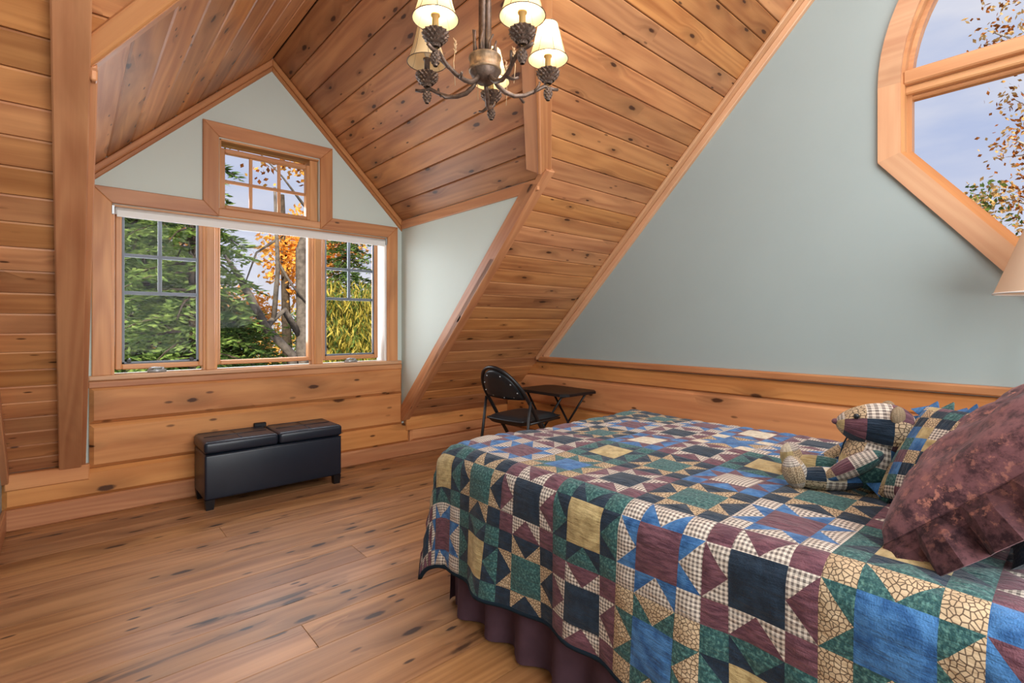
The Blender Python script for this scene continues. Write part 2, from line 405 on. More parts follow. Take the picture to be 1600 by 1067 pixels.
# ---------------------------------------------------------------- walls
FU, FV = (1, 0, 0), (0, 0, 1)          # far wall: n = u x v = -y, towards the room
WX0, WX1, WZ0, WZ1 = 0.195, 2.055, 0.84, 1.90       # main opening
UX0, UX1, UZ1 = 0.785, 1.475, 2.45                  # upper opening
wall_far = st(wall_holes('wall_far', [(WL - .1, 0), (W + .1, 0), (W + .1, ZK), (XR, ZK), (XR, ZE + .02), (XC, ZP + .02), (XL, ZE + .02), (XL, ZK), (WL - .1, ZK)],
              [[(WX0, WZ0), (WX1, WZ0), (WX1, WZ1), (WX0, WZ1)], [(UX0, WZ1 + .06), (UX1, WZ1 + .06), (UX1, UZ1), (UX0, UZ1)]], (0, D, 0), FU, FV, 0.16, M_MINT))
# logs below the window and along the knee wall
def log(x0, x1, z0, z1, t=0.04, par=wall_far, bev=0.022):
    return prism('log', [(x0, z0), (x1, z0), (x1, z1), (x0, z1)], (0, D - .001, 0), FU, FV, t, M_LOG, par, bev)
log(0.09, XR - .01, 0.553, 0.775); log(0.09, XR - .01, 0.287, 0.551)
log(WL, XR + .06, 0.118, 0.285); log(XR + .07, W, 0.118, 0.285)
prism('knee_trim', [(WL + .01, .228), (.092, .228), (.092, .318), (WL + .01, .318)], (0, D - .001, 0), FU, FV, 0.05, M_LOG, wall_far, .006)
prism('knee_trim', [(XR + .02, .222), (W, .222), (W, .335), (XR + .02, .335)], (0, D - .001, 0), FU, FV, 0.05, M_LOG, wall_far, .006)
bb = st(box('baseboard_far', (WL, D - .048, 0), (W, D - .002, .121), M_TRIM, None, .010)); 
# gable wall on the right with the arched window
RU, RV = (0, 1, 0), (0, 0, 1)          # n = +x for u=+y ; flipped below
CY, CZ, AR = -0.35, 2.47, 1.113
def arch_outline():
    p = [(-1.463, 2.054), (-0.796, 1.20), (0.096, 1.20), (0.763, 2.054), (0.763, CZ)]
    n = 40
    for i in range(1, n): a = math.pi * i / n; p.append((CY + AR * math.cos(a), CZ + AR * math.sin(a)))
    p.append((-1.463, CZ)); return p       # counter clockwise in (y,z)
AO = arch_outline()
Ai = inset(AO, 0.10)
flipy = lambda P: [(-a, b) for a, b in P]
# frame with u=-y so that n = u x v = (-y) x z = -x : towards the room
GU = (0, -1, 0)
wall_right = st(wall_holes('wall_right', flipy([(YB - .1, 0), (D, 0), (D, ZK + .02), (YR, ZR + .02), (YB - .1, roof_z(YB - .1) + .02)]), [flipy(Ai)], (W, 0, 0), GU, RV, 0.18, M_SAGE))
def glog(z0, z1, t, y0=YB, y1=D, name='log', m=M_LOG, bev=.024):
    return prism(name, [(-y1, z0), (-y0, z0), (-y0, z1), (-y1, z1)], (W + .001, 0, 0), GU, RV, t, m, wall_right, bev)
glog(0.118, 0.40, .03, y1=D - .03); glog(0.402, 0.672, .03, y1=D - .03)
prism('log', [(-(D - .03), .674), (-YB, .674), (-YB, .795), (-(roof_y(.795) + .0), .795)], (W + .001, 0, 0), GU, RV, .03, M_LOG, wall_right, .018)
glog(0.803, 0.85, .055, y1=roof_y(.85), name='rail_cap', m=M_TRIM, bev=.008)
st(box('baseboard_right', (W - .045, YB, 0), (W, D - .05, .12), M_TRIM, None, .008))
# left gable wall, very near the camera
wall_left = st(wall_holes('wall_left', [(YB - .1, 0), (D, 0), (D, ZK + .02), (YR, ZR + .02), (YB - .1, roof_z(YB - .1) + .02)], [], (WL, 0, 0), (0, 1, 0), RV, 0.12, M_SAGE))
st(box('baseboard_left', (WL, YB, 0), (WL + .02, D - .05, .13), M_TRIM, None, .005))
# the near side: a closed wall up to the roof, out of view
st(wall_holes('wall_near', [(-WL + .1, 0), (-W - .1, 0), (-W - .1, roof_z(YB) + .02), (-WL + .1, roof_z(YB) + .02)], [], (0, YB, 0), (-1, 0, 0), FV, 0.1, M_MINT))

# dormer cheeks
def cheek(name, x, sgn):
    P = [(D, ZK), (D, ZE + .01), (YC, ZE + .01)]
    if sgn < 0: return st(wall_holes(name, flipy(P), [], (x, 0, 0), GU, RV, 0.08, M_MINT))
    return st(wall_holes(name, P, [], (x, 0, 0), (0, 1, 0), RV, 0.05, M_MINT))
cheek('wall_dormer_right', XR, -1); cheek('wall_dormer_left', XL, 1)

# ---------------------------------------------------------------- ceiling: backing and planks
SL = math.hypot(1, S)
dk = (ZP - ZE) / (XR - XC)
bk = 0.022
def up(p): return (p[0], p[1], p[2] + bk * 1.4)
Vb = []; Fb = []
def face(*pts):
    o = len(Vb); k = len(pts)
    Vb.extend([up(p) for p in pts]); Vb.extend([(p[0], p[1], p[2] + .12) for p in pts])
    Fb.append(tuple(range(o, o + k))); Fb.append(tuple(range(o + k, o + 2 * k))[::-1])
    for i in range(k): j = (i + 1) % k; Fb.append((o + i, o + j, o + k + j, o + k + i))
mz = lambda x, y: (x, y, roof_z(y))
x0, x1 = WL - .12, W + .18
face(mz(x0, D + .1), mz(XL - .0, D + .1), mz(XL - .0, YC), mz(x0, YC))
face(mz(XR, D + .1), mz(x1, D + .1), mz(x1, YC), mz(XR, YC))
face(mz(x0, YC), mz(XL, YC), mz(XC, YP), mz(x0, YP)); face(mz(XR, YC), mz(x1, YC), mz(x1, YP), mz(XC, YP))
face(mz(x0, YP), mz(x1, YP), mz(x1, YR), mz(x0, YR))
face((x0, YR, ZR), (x1, YR, ZR), (x1, YB - .15, roof_z(YB - .15)), (x0, YB - .15, roof_z(YB - .15)))
face((XL, YC, ZE), (XL, D + .3, ZE), (XC, D + .3, ZP), (XC, YP, ZP)); face((XR, YC, ZE), (XC, YP, ZP), (XC, D + .3, ZP), (XR, D + .3, ZE))
ceiling = st(mk('ceiling', Vb, Fb, M_DARK))
# main slope: rows run along x. frame u=x, v=down slope -> n = x cross v must point to the room (down, -y .. )
vdn = Vector((0, 1, -S)).normalized(); udir = Vector((1, 0, 0))
Om = Vector((0, YR, ZR)); nn = udir.cross(vdn)          # n = (0,S,1)/.. or opposite
sgn = 1 if nn.z < 0 else -1
T = lambda y: (y - YR) * SL                            # slope distance down from the ridge
pitch = 0.088 / S * SL
def main_plank(poly):
    if len(poly) < 3: return
    if sgn > 0: prism('plank', poly, Om, udir, vdn, 0.0, M_CEIL, ceiling, .005, -bk)
    else: prism('plank', [(-a, b) for a, b in poly], Om, -udir, vdn, 0.0, M_CEIL, ceiling, .005, -bk)
tE = T(D); k = 0
rr = random.Random(11)
g = .0015
while True:
    t1 = tE - k * pitch; t0 = t1 - pitch; k += 1
    if t1 < 0.02: break
    t0 = max(t0, 0)
    tc_, tp = T(YC), T(YP); mid = (t0 + t1) / 2
    sl = (XR - XC) / (tc_ - tp)
    full = [(WL, t0 + g), (W, t0 + g), (W, t1 - g), (WL, t1 - g)]
    if mid < tp:
        # split at a butt joint now and then
        xs = rr.uniform(0.6, 2.6) if rr.random() < .45 else None
        if xs:
            main_plank(clip(full, 1, 0, xs - .001)); main_plank(clip(full, -1, 0, -xs))
        else: main_plank(full)
        continue
    if mid > tc_:
        main_plank(clip(full, 1, 0, XL)); main_plank(clip(full, -1, 0, -XR))
    else:
        # right of the line x = XC + sl*(t-tp), left of x = XC - sl*(t-tp)
        main_plank(clip(full, -1, sl, -(XC - sl * tp) )) ; main_plank(clip(full, 1, sl, XC + sl * tp))
# the slope on the other side of the ridge (behind the camera): three broad boards are enough
tag(mk('far_slope_boards', [(WL, YR, ZR), (W, YR, ZR), (W, YB, roof_z(YB)), (WL, YB, roof_z(YB))], [(0, 1, 2, 3)], M_CEIL, ceiling))
# dormer slopes: boards along y
wsl = math.hypot(XR - XC, ZP - ZE); nrow = 9
for sd in (1, -1):
    ex = XR if sd > 0 else XL
    Od = Vector((ex, 0, ZE)); vu = Vector((XC - ex, 0, ZP - ZE)).normalized(); ud = Vector((0, 1, 0))
    if ud.cross(vu).z > 0: ud = -ud
    f = 1 if ud.y > 0 else -1
    for r_ in range(nrow):
        a0, a1 = wsl * r_ / nrow + g, wsl * (r_ + 1) / nrow - g
        yv = lambda a: YC - (YC - YP) * a / wsl
        prism('plank', [(f * yv(a0), a0), (f * D, a0), (f * D, a1), (f * yv(a1), a1)], Od, ud, vu, 0.0, M_CEIL, ceiling, .006, -bk)

# ---------------------------------------------------------------- trim boards of the dormer and gable
def trim(n, *a, **k):
    o = prism('trim_%d' % n, *a, **k); return st(o)
# rake boards under the dormer slopes on the far wall
bw = .085
trim(1, [(XL, ZE - bw), (XC, ZP - bw), (XC, ZP - .001), (XL, ZE - .001)], (0, D - .001, 0), Vector((XC - XL, 0, ZP - ZE)), (0, 0, 1), .024, M_TRIM, None, .006) if False else None
def rake(n, ax, az, bx, bz, drop, t, y, mat, bev=.006):
    L = math.hypot(bx - ax, bz - az); u = Vector((bx - ax, 0, bz - az)).normalized(); v = Vector((-u.z, 0, u.x))
    if v.z < 0: v = -v
    if u.cross(v).y > 0: u = -u; ox, oz = bx, bz
    else: ox, oz = ax, az
    O = Vector((ox, y, oz)); v = -v
    loc = lambda x, z: ((Vector((x, y, z)) - O).dot(u), (Vector((x, y, z)) - O).dot(v))
    pts = [loc(ax, az), loc(bx, bz), loc(bx, bz - drop), loc(ax, az - drop)]
    if u.cross(v).y > 0: u = -u; pts = [(-p, q) for p, q in pts]
    return st(prism('trim_%d' % n, pts, O, u, v, t, mat, None, bev))
rake(1, XL, ZE - .003, XC, ZP - .003, .052, .030, D, M_TRIM)
rake(2, XC, ZP - .003, XR, ZE - .003, .052, .030, D, M_TRIM)
rake(3, XL, ZE - .055, XC, ZP - .055, .035, .016, D, M_TRIM, .005)
rake(4, XC, ZP - .055, XR, ZE - .055, .035, .016, D, M_TRIM, .005)
# eave boards on top of the cheeks
st(box('trim_5', (XR - .018, YC, ZE - .075), (XR, D - .03, ZE - .002), M_TRIM, None, .004))
st(box('trim_6', (XL, YC, ZE - .075), (XL + .018, D - .03, ZE - .002), M_TRIM, None, .004))
# boards down the slope beside the dormer opening
def slope_board(n, xa, xb, ya, yb, proud, mat=M_TRIM, back=-.02):
    L = (ya - yb) * SL; nrm = Vector((0, -S, -1)).normalized()
    O = Vector((0, yb, roof_z(yb))); u = vdn; v = Vector((1, 0, 0))
    P = [(0, xa), (L, xa), (L, xb), (0, xb)]
    if u.cross(v).dot(nrm) < 0: v = -v; P = [(a, -b) for a, b in P]
    return st(prism('trim_%d' % n, P, O, u, v, proud, mat, None, .005, back))
slope_board(7, XR - .020, XR + .055, D - .02, YC - .055, .035, back=-.01)
slope_board(8, XL - .10, XL + .0, D - .02, YC - .32, .045)
# the edge of the opening, seen on the cheek side
def cheek_return(n, x, sd, w=.075, t=.02):
    u = vdn; v = Vector((0, S, 1)).normalized(); nrm = Vector((-sd, 0, 0)); O = Vector((x, YC, ZE)); L = (D - YC) * SL
    P = [(.02, -.03), (L - .02, -.03), (L - .02 - w, w), (.02 + w, w)]
    if u.cross(v).dot(nrm) < 0: u = -u; P = [(-a, b) for a, b in P]
    st(prism('trim_%d' % n, P, O, u, v, t, M_TRIM, None, .004))
cheek_return(16, XR, 1); cheek_return(17, XL, -1)
# valley boards: one leg on the dormer slope, one on the main slope
def valley(n, sd):
    ex = XR if sd > 0 else XL
    A = Vector((ex, YC, ZE)); B = Vector((XC, YP, ZP)); u = (B - A).normalized(); L = (B - A).length
    nm = Vector((0, -S, -1)).normalized()
    nd = Vector((-sd * (ZP - ZE), 0, -(XR - XC))).normalized()
    for i, (nrm, w, hint) in enumerate(((nd, .085, Vector((0, 1, 0))), (nm, .075, Vector((sd, 0, 0)))) if sd > 0 else ((nd, .05, Vector((0, 1, 0))), (nm, .05, Vector((sd, 0, 0))))):
        v = hint - u * hint.dot(u) ; v = (v - nrm * v.dot(nrm)).normalized()
        uu = u; P = [(.05 if sd > 0 else -.02, -.02), (L, -.02), (L, w), (.05 if sd > 0 else -.02, w)]; O = A
        if u.cross(v).dot(nrm) < 0: uu = -u; P = [(-a, b) for a, b in P]
        st(prism('trim_%d' % (n + i), P, O, uu, v, .022, M_TRIM, None, .004, -.004))
valley(9, 1); valley(11, -1)
# rake trim of the right gable: a wide strip on the wall, a thin one on the boards
def grake(n, x, thick, drop0, drop1, ya, yb, sgnx):
    pts = [(ya, roof_z(ya) - drop0 * SL), (yb, roof_z(yb) - drop0 * SL), (yb, roof_z(yb) - drop1 * SL), (ya, roof_z(ya) - drop1 * SL)]
    u = Vector((0, -1, S)).normalized(); v = Vector((0, S, 1)).normalized()
    nrm = Vector((-sgnx, 0, 0)); O = Vector((x, ya, roof_z(ya)))
    loc = lambda p: ((Vector((x, p[0], p[1])) - O).dot(u), (Vector((x, p[0], p[1])) - O).dot(v))
    P = [loc(p) for p in pts]
    if u.cross(v).dot(nrm) < 0: u = -u; P = [(-a, b) for a, b in P]
    st(prism('trim_%d' % n, P, O, u, v, thick, M_MAPLE if sgnx > 0 else M_TRIM, None, .005))
grake(13, W, .085, .0, .022, roof_y(.85), YR, 1); grake(14, W, .032, .022, .065, roof_y(.85) - .05, YR, 1)
grake(15, WL, .03, .0, .07, D - .05, YR, -1)

# ---------------------------------------------------------------- window_1: three lights in the dormer
def casing_piece(P, par, t=.022, m=M_TRIM, name='casing', y=D, u=None):
    """mitred board on the far wall; u is its grain direction"""
    uu = Vector(u or (1, 0, 0)); vv = Vector((0, 0, 1)) if abs(uu.z) < .5 else Vector((-1, 0, 0)) * (1 if uu.z > 0 else -1)
    Q = [(Vector((x, 0, z)).dot(uu), Vector((x, 0, z)).dot(vv)) for x, z in P]
    if uu.cross(vv).y > 0: vv = -vv; Q = [(a, -b) for a, b in Q]
    return prism(name, Q, (0, y, 0), uu, vv, t, m, par, .004)
w1 = empty('window_1', (XC, D, WZ0)); st(w1)
X0, X1, ZT = .102, 2.153, 2.0; BX0, BX1, BT = .683, 1.577, 2.553; cw = .097
UPV = (0, 0, 1)
casing_piece([(X0, WZ0), (X0 + cw, WZ0), (X0 + cw, ZT - cw), (X0, ZT)], w1, u=UPV)
casing_piece([(X1, WZ0), (X1 - cw, WZ0), (X1 - cw, ZT - cw), (X1, ZT)], w1, u=UPV)
casing_piece([(X0, ZT), (X0 + cw, ZT - cw), (BX0 + cw, ZT - cw), (BX0, ZT)], w1)
casing_piece([(X1, ZT), (X1 - cw, ZT - cw), (BX1 - cw, ZT - cw), (BX1, ZT)], w1)
casing_piece([(BX0, ZT), (BX0 + cw, ZT - cw), (BX0 + cw, BT - cw), (BX0, BT)], w1, u=UPV)
casing_piece([(BX1, ZT), (BX1 - cw, ZT - cw), (BX1 - cw, BT - cw), (BX1, BT)], w1, u=UPV)
casing_piece([(BX0, BT), (BX0 + cw, BT - cw), (BX1 - cw, BT - cw), (BX1, BT)], w1)
# stool and apron band
box('sill', (.085, D - .045, .812), (XR - .02, D + .10, .842), M_MAPLE, w1, .006)
box('apron', (.085, D - .034, .766), (XR - .012, D, .811), M_TRIM, w1, .006)
box('transom_rail', (UX0 - .04, D - .012, WZ1 + .005), (UX1 + .02, D + .05, WZ1 + .062), M_SASH, w1, .008)
# jamb liners of the opening
yj0, yj1 = D, D + .15
box('jamb', (WX0, yj0, WZ0), (WX0 + .016, yj1, WZ1), M_SASH, w1, .002); box('jamb', (WX1 - .016, yj0, WZ0), (WX1, yj1, WZ1), M_WHITE, w1, .002)
box('jamb', (WX0, yj0, WZ1 - .014), (WX1, yj1, WZ1), M_SASH, w1, .002)
# sashes: stiles, rails, glass; bars between the panes
yg = D + .065
kx = yg / D
def sx(x): return x * kx
def szz(z): return H + (z - H) * kx
def sash(gx0, gx1, gz0, gz1, fr, par, vb=(), hb=(), vb_to=None, metal=False, frl=None, frr=None):
    s = empty('sash', ((gx0 + gx1) / 2, yg, gz0), 0, par)
    l, r2 = frl or fr, frr or fr
    box('stile', (gx0 - l, yg - .03, gz0 - fr), (gx0, yg + .03, gz1 + fr), M_SASH, s, .006); box('stile', (gx1, yg - .03, gz0 - fr), (gx1 + r2, yg + .03, gz1 + fr), M_SASH, s, .006)
    box('rail', (gx0, yg - .03, gz0 - fr), (gx1, yg + .03, gz0), M_SASH, s, .006); box('rail', (gx0, yg - .03, gz1), (gx1, yg + .03, gz1 + fr), M_SASH, s, .006)
    if metal:   # grey screen frame round the glass
        t = .014
        for a in ((gx0, gz0, gx0 + t, gz1), (gx1 - t, gz0, gx1, gz1), (gx0, gz0, gx1, gz0 + t), (gx0, gz1 - t, gx1, gz1)):
            box('screen_frame', (a[0], yg - .02, a[1]), (a[2], yg - .008, a[3]), M_GREYBAR, s, .002)
    xs = [gx0] + list(vb) + [gx1]
    tb = .011
    for x in vb: box('bar', (x - tb, yg - .006, vb_to if vb_to else gz0), (x + tb, yg + .012, gz1), M_GREYBAR if metal else M_SASH, s, .003)
    for z in hb: box('bar', (gx0, yg - .007, z - tb), (gx1, yg + .011, z + tb), M_GREYBAR if metal else M_SASH, s, .003)
    mk('pane', [(gx0, 0, gz0), (gx1, 0, gz0), (gx1, 0, gz1), (gx0, 0, gz1), (gx0, .006, gz0), (gx1, .006, gz0), (gx1, .006, gz1), (gx0, .006, gz1)],
       [(0, 1, 2, 3), (7, 6, 5, 4)], M_GLASS, s, Matrix.Translation((0, yg + .001, 0)))
    return s
g0, g1 = szz(.905), szz(1.85)
sash(sx(.246), sx(.658), g0, g1, .034, w1, (sx(.444),), (szz(1.589), szz(1.353)), szz(1.353), True)
sash(sx(.786), sx(1.383), g0, g1, .03, w1)
sash(sx(1.514), sx(1.930), g0, g1, .034, w1, (sx(1.719),), (szz(1.600), szz(1.360)), szz(1.360), True)
for a, b in ((.662, .782), (1.388, 1.510)):
    c = (a + b) / 2
    box('mullion', (sx(c) - .028, D + .002, WZ0), (sx(c) + .028, yg + .04, WZ1), M_SASH, w1, .006)
    box('mullion_bead', (sx(c) - .043, D + .02, WZ0), (sx(c) + .043, yg + .03, WZ1), M_SASH, w1, .004)
def crank(x, par):
    m = MB(); m.box((x - .05, D + .008, WZ0 + .001), (x + .05, D + .034, WZ0 + .022)); m.tube([(x + .03, D + .012, WZ0 + .03), (x - .02, D + .004, WZ0 + .034), (x - .045, D + .002, WZ0 + .028)], .006, 8)
    m.tube([(x + .03, D + .02, WZ0 + .015), (x + .03, D + .012, WZ0 + .032)], .009, 8); m.obj('crank_handle', M_ALU, par)
crank(.43, w1); crank(1.745, w1)
for xx in (.285, .625): box('sash_lock', (xx - .012, D + .022, WZ0 + .07), (xx + .012, D + .036, WZ0 + .09), M_BLACKMETAL, w1, .003)
# upper light
w2 = empty('window_2', (XC, D, UZ1)); st(w2)
box('jamb', (UX0, yj0, WZ1 + .06), (UX0 + .012, yj1, UZ1), M_SASH, w2, .002); box('jamb', (UX1 - .06, yj0 + .03, WZ1 + .06), (UX1, yj1, UZ1), M_SASH, w2, .004)
box('jamb', (UX0, yj0, UZ1 - .012), (UX1, yj1, UZ1), M_SASH, w2, .002)
sash(sx(.815), sx(1.368), szz(1.985), szz(2.350), .03, w2, (sx(.985), sx(1.178)), (szz(2.155),))

# roller shade rolled up across the top of the opening
rs = empty('roller_shade', (XC, D, 1.86)); tag(rs, 'white fabric roller shade rolled up across the top of the triple window', 'window shade')
m = MB(); m.tube([(.215, D + .0, 1.862), (2.035, D + .0, 1.862)], .024, 16); m.obj('fabric_roll', M_WHITE, rs)
m = MB(); m.box((.222, D - .026, 1.822), (2.03, D - .020, 1.862)); m.obj('hem_bar', M_WHITE, rs, smooth=False)
for x in (.204, 2.040):
    m = MB(); m.box((x - .006, D - .03, 1.835), (x + .006, D + .03, 1.888)); m.obj('bracket', M_ALU, rs, smooth=False)

# ---------------------------------------------------------------- window_3: arched gable window
w3 = empty('window_3', (W, CY, 1.2)); st(w3)
def gable_ring(name, d0, d1, x0, x1, mat, par):
    """bands between two insets of the outline, one mesh per straight side and one for the arch"""
    a, b = inset(AO, d0) if d0 else [Vector(p) for p in AO], inset(AO, d1); n = len(AO)
    groups = [[i] for i in range(4)] + [list(range(4, n - 1))] + [[n - 1]]
    for gidx in groups:
        vs = []; fs = []; idx = gidx + [(gidx[-1] + 1) % n]
        c = Vector((x0, (a[idx[0]][0] + a[idx[-1]][0]) / 2, (a[idx[0]][1] + a[idx[-1]][1]) / 2))
        e = a[idx[-1]] - a[idx[0]]
        M = frame(c, (0, e[0], e[1]), (1, 0, 0)); Mi = M.inverted()
        for i in idx:
            for p in (a[i], b[i]):
                vs += [Mi @ Vector((x0, p[0], p[1])), Mi @ Vector((x1, p[0], p[1]))]
        for k in range(len(idx) - 1):
            q = 4 * k
            fs += [(q, q + 4, q + 6, q + 2), (q + 1, q + 3, q + 7, q + 5), (q, q + 1, q + 5, q + 4), (q + 2, q + 6, q + 7, q + 3)]
        q = 4 * (len(idx) - 1); fs += [(0, 2, 3, 1), (q, q + 1, q + 3, q + 2)]
        mk(name, vs, fs, mat, par, M)
gable_ring('casing', 0.0, .102, W - .024, W + .0, M_MAPLE, w3)
gable_ring('jamb', .100, .118, W - .004, W + .16, M_SASH, w3)
gable_ring('frame', .117, .140, W + .05, W + .11, M_SASH, w3)
Ag = inset(AO, .139)
xg = W + .085
mk('pane', [(xg, p[0], p[1]) for p in Ag], [tuple(range(len(Ag)))], M_GLASS, w3)
for nm, zz0, zz1, xx0, xx1 in (('crossbar', 2.455, 2.53, W - .012, W + .11), ('crossbar', 2.41, 2.454, W + .02, W + .11), ('crossbar', 2.385, 2.409, W + .055, W + .11)):
    box(nm, (xx0, -1.35, zz0), (xx1, .652, zz1), M_SASH, w3, .008)

# ================================================================ OBJECTS
def Z(a): return Matrix.Rotation(a, 4, 'Z')
TR = Matrix.Translation
# ---------------------------------------------------------------- storage ottoman
ot = empty('storage_ottoman', (1.058, 3.745, 0))
tag(ot, 'long black leather storage ottoman with two padded lids below the triple window', 'ottoman')
ox0, ox1, oy0, oy1 = .622, 1.494, 3.568, 3.920
box('body', (ox0 + .004, oy0 + .004, .062), (ox1 - .004, oy1 - .004, .345), M_LEATHER, ot, .014, 3)
mid = (ox0 + ox1) / 2
for a, b in ((ox0, mid - .002), (mid + .002, ox1)):
    lid = box('lid', (a, oy0 - .002, .348), (b, oy1, .424), M_LEATHER, ot, .022, 4)
    m = MB()
    xm = (a + b) / 2
    m.tube([(xm, oy0 + .03, .4245), (xm, oy1 - .03, .4245)], .0028, 6); m.tube([(a + .03, (oy0 + oy1) / 2, .4245), (b - .03, (oy0 + oy1) / 2, .4245)], .0028, 6)
    for (p, q) in (((a + .02, oy0 + .018, .4235), (b - .02, oy0 + .018, .4235)), ((a + .02, oy1 - .02, .4235), (b - .02, oy1 - .02, .4235))): m.tube([p, q], .0025, 6)
    m.obj('seam', M_LEATHER, lid)
m = MB(); m.tube([(ox0 + .01, oy0 + .003, .342), (ox1 - .01, oy0 + .003, .342)], .004, 6); m.obj('piping', M_LEATHER, ot)
def taper_leg(x, y, h, a, b, mat, par, name='leg'):
    vs = [(x + sx_ * r, y + sy_ * r, z) for z, r in ((0, b), (h, a)) for sx_, sy_ in ((-1, -1), (1, -1), (1, 1), (-1, 1))]
    m = MB(); m.add(vs, [(3, 2, 1, 0), (4, 5, 6, 7), (0, 1, 5, 4), (1, 2, 6, 5), (2, 3, 7, 6), (3, 0, 4, 7)]); return m.obj(name, mat, par, smooth=False)
for x in (ox0 + .034, ox1 - .034):
    for y in (oy0 + .034, oy1 - .034): taper_leg(x, y, .064, .027, .021, M_BLACKWOOD, ot)
bx = box('outlet_box', (.99, D - .075, .415), (1.07, D - .046, .449), M_BLACKWOOD, None, .004)
tag(bx, 'small flat black box on the log wall just above the black ottoman', 'outlet box')

# ---------------------------------------------------------------- folding chair
CH = empty('folding_chair', (2.62, 2.86, 0), R(6))
tag(CH, 'black padded folding chair with rounded riveted backrest in the corner under the sloped ceiling', 'chair')
CM = MW[CH.name]
def loc_obj(m, name, mat, par, root=CM, smooth=True, M=None):
    M = root if M is None else M
    return m.obj(name, mat, par, M, smooth, local=True)
lean = lambda z: .25 - .69 * z          # main tube leans back
ZB, ZTOP = .60, .845
pts = []
for sd in (1, -1):
    seq = [(lean(z), sd * .205, z) for z in (0, .15, .3, .45, .55, .60)] + [(lean(ZB + (ZTOP - ZB) * math.sin(a)), sd * .205 * math.cos(a), ZB + (ZTOP - ZB) * math.sin(a)) for a in [math.pi / 2 * q / 9 for q in range(1, 9)]]
    pts += seq if sd == 1 else [(lean(ZTOP), 0, ZTOP)] + seq[::-1]
m = MB(); m.tube(pts, .0135, 10); loc_obj(m, 'back_frame', M_BLACKMETAL, CH)
# padded back: an oval cut straight at the bottom
pm = MB(); n = 22; rim = [(.184 * math.cos(a), .258 * math.sin(a)) for a in [math.pi * q / n for q in range(n + 1)]]
prof = [(1.0, 0.0), (1.0, .010), (.93, .020), (.6, .026), (0.0, .028)]
vs = []; fs = []
bd = Vector((-.69, 0, 1)).normalized(); nb = Vector((1, 0, .69)).normalized()
Pm = lambda a, b, t: Vector((lean(.615), 0, .615)) + Vector((0, 1, 0)) * a + bd * b + nb * t
full = rim + [(-.184 + .368 * q / 8, -.002 - .012 * math.sin(math.pi * q / 8)) for q in range(1, 8)]
nf = len(full)
for sgn_ in (1, -1):
    o = len(vs)
    for s_, t in prof:
        vs += [Pm(a * s_, .09 + (b - .09) * s_, sgn_ * t) for a, b in full]
    for k in range(len(prof) - 1):
        for i in range(nf):
            j = (i + 1) % nf; q = (o + k * nf + i, o + k * nf + j, o + (k + 1) * nf + j, o + (k + 1) * nf + i)
            fs.append(q if sgn_ > 0 else q[::-1])
pm.add(vs, fs); bk_ = loc_obj(pm, 'backrest', M_VINYL, CH)
for a, b in ((.11, .025), (0, .012), (-.11, .025), (.168, .07), (-.168, .07), (.138, .145), (-.138, .145), (.07, .215), (-.07, .215)):
    for sgn_ in (1, -1):
        m = MB(); m.ball(Pm(a * .95, b, sgn_ * .021), (.006, .006, .006), n=8, m=6); loc_obj(m, 'rivet', M_ALU, bk_)
# seat pad, a little domed, wider in front
sm = MB(); nu, nv = 14, 14; vs = []; fs = []
def seat_pt(i, j, top):
    u, v = -1 + 2 * i / nu, -1 + 2 * j / nv
    k = (1 - abs(u) ** 6) * (1 - abs(v) ** 6)
    du = u * (1 - .06 * v * v); dv = v * (1 - .06 * u * u)
    x = .005 + du * .225; y = dv * (.195 + .012 * u)
    return (x, y, .448 + (.030 * k ** .5 if top else -.040 * k ** .2))
for top in (1, 0):
    o = len(vs); vs += [seat_pt(i, j, top) for i in range(nu + 1) for j in range(nv + 1)]
    for i in range(nu):
        for j in range(nv):
            a = o + i * (nv + 1) + j; q = (a, a + nv + 1, a + nv + 2, a + 1); fs.append(q if top else q[::-1])
sm.add(vs, fs); seat = loc_obj(sm, 'seat', M_VINYL, CH)
m = MB(); ring = [seat_pt(i, 0, 1) for i in range(nu)] + [seat_pt(nu, j, 1) for j in range(nv)] + [seat_pt(nu - i, nv, 1) for i in range(nu)] + [seat_pt(0, nv - j, 1) for j in range(nv + 1)]
m.tube([(p[0] * 1.005, p[1] * 1.01, .450) for p in ring], .005, 6); loc_obj(m, 'piping', M_VINYL, seat)
for sd in (1, -1):
    m = MB(); m.tube([(lean(.60) - .0, sd * .226, .60), (-.20, sd * .226, .36), (-.27, sd * .222, 0)], .011, 8); loc_obj(m, 'rear_leg', M_BLACKMETAL, CH)
    m = MB(); m.tube([(-.16, sd * .214, .435), (.20, sd * .206, .435)], .009, 8); loc_obj(m, 'seat_rail', M_BLACKMETAL, CH)
    for xx, yy in ((.25, .205), (-.27, .222)):
        m = MB(); m.tube([(xx, sd * yy, 0), (xx, sd * yy, .03)], .016, 10); loc_obj(m, 'rubber_foot', M_BLACKWOOD, CH)
m = MB(); m.tube([(lean(.17), .205, .17), (lean(.17), -.205, .17)], .008, 8); loc_obj(m, 'stretcher', M_BLACKMETAL, CH)
m = MB(); m.tube([(-.24, .223, .15), (-.24, -.223, .15)], .008, 8); loc_obj(m, 'stretcher', M_BLACKMETAL, CH)

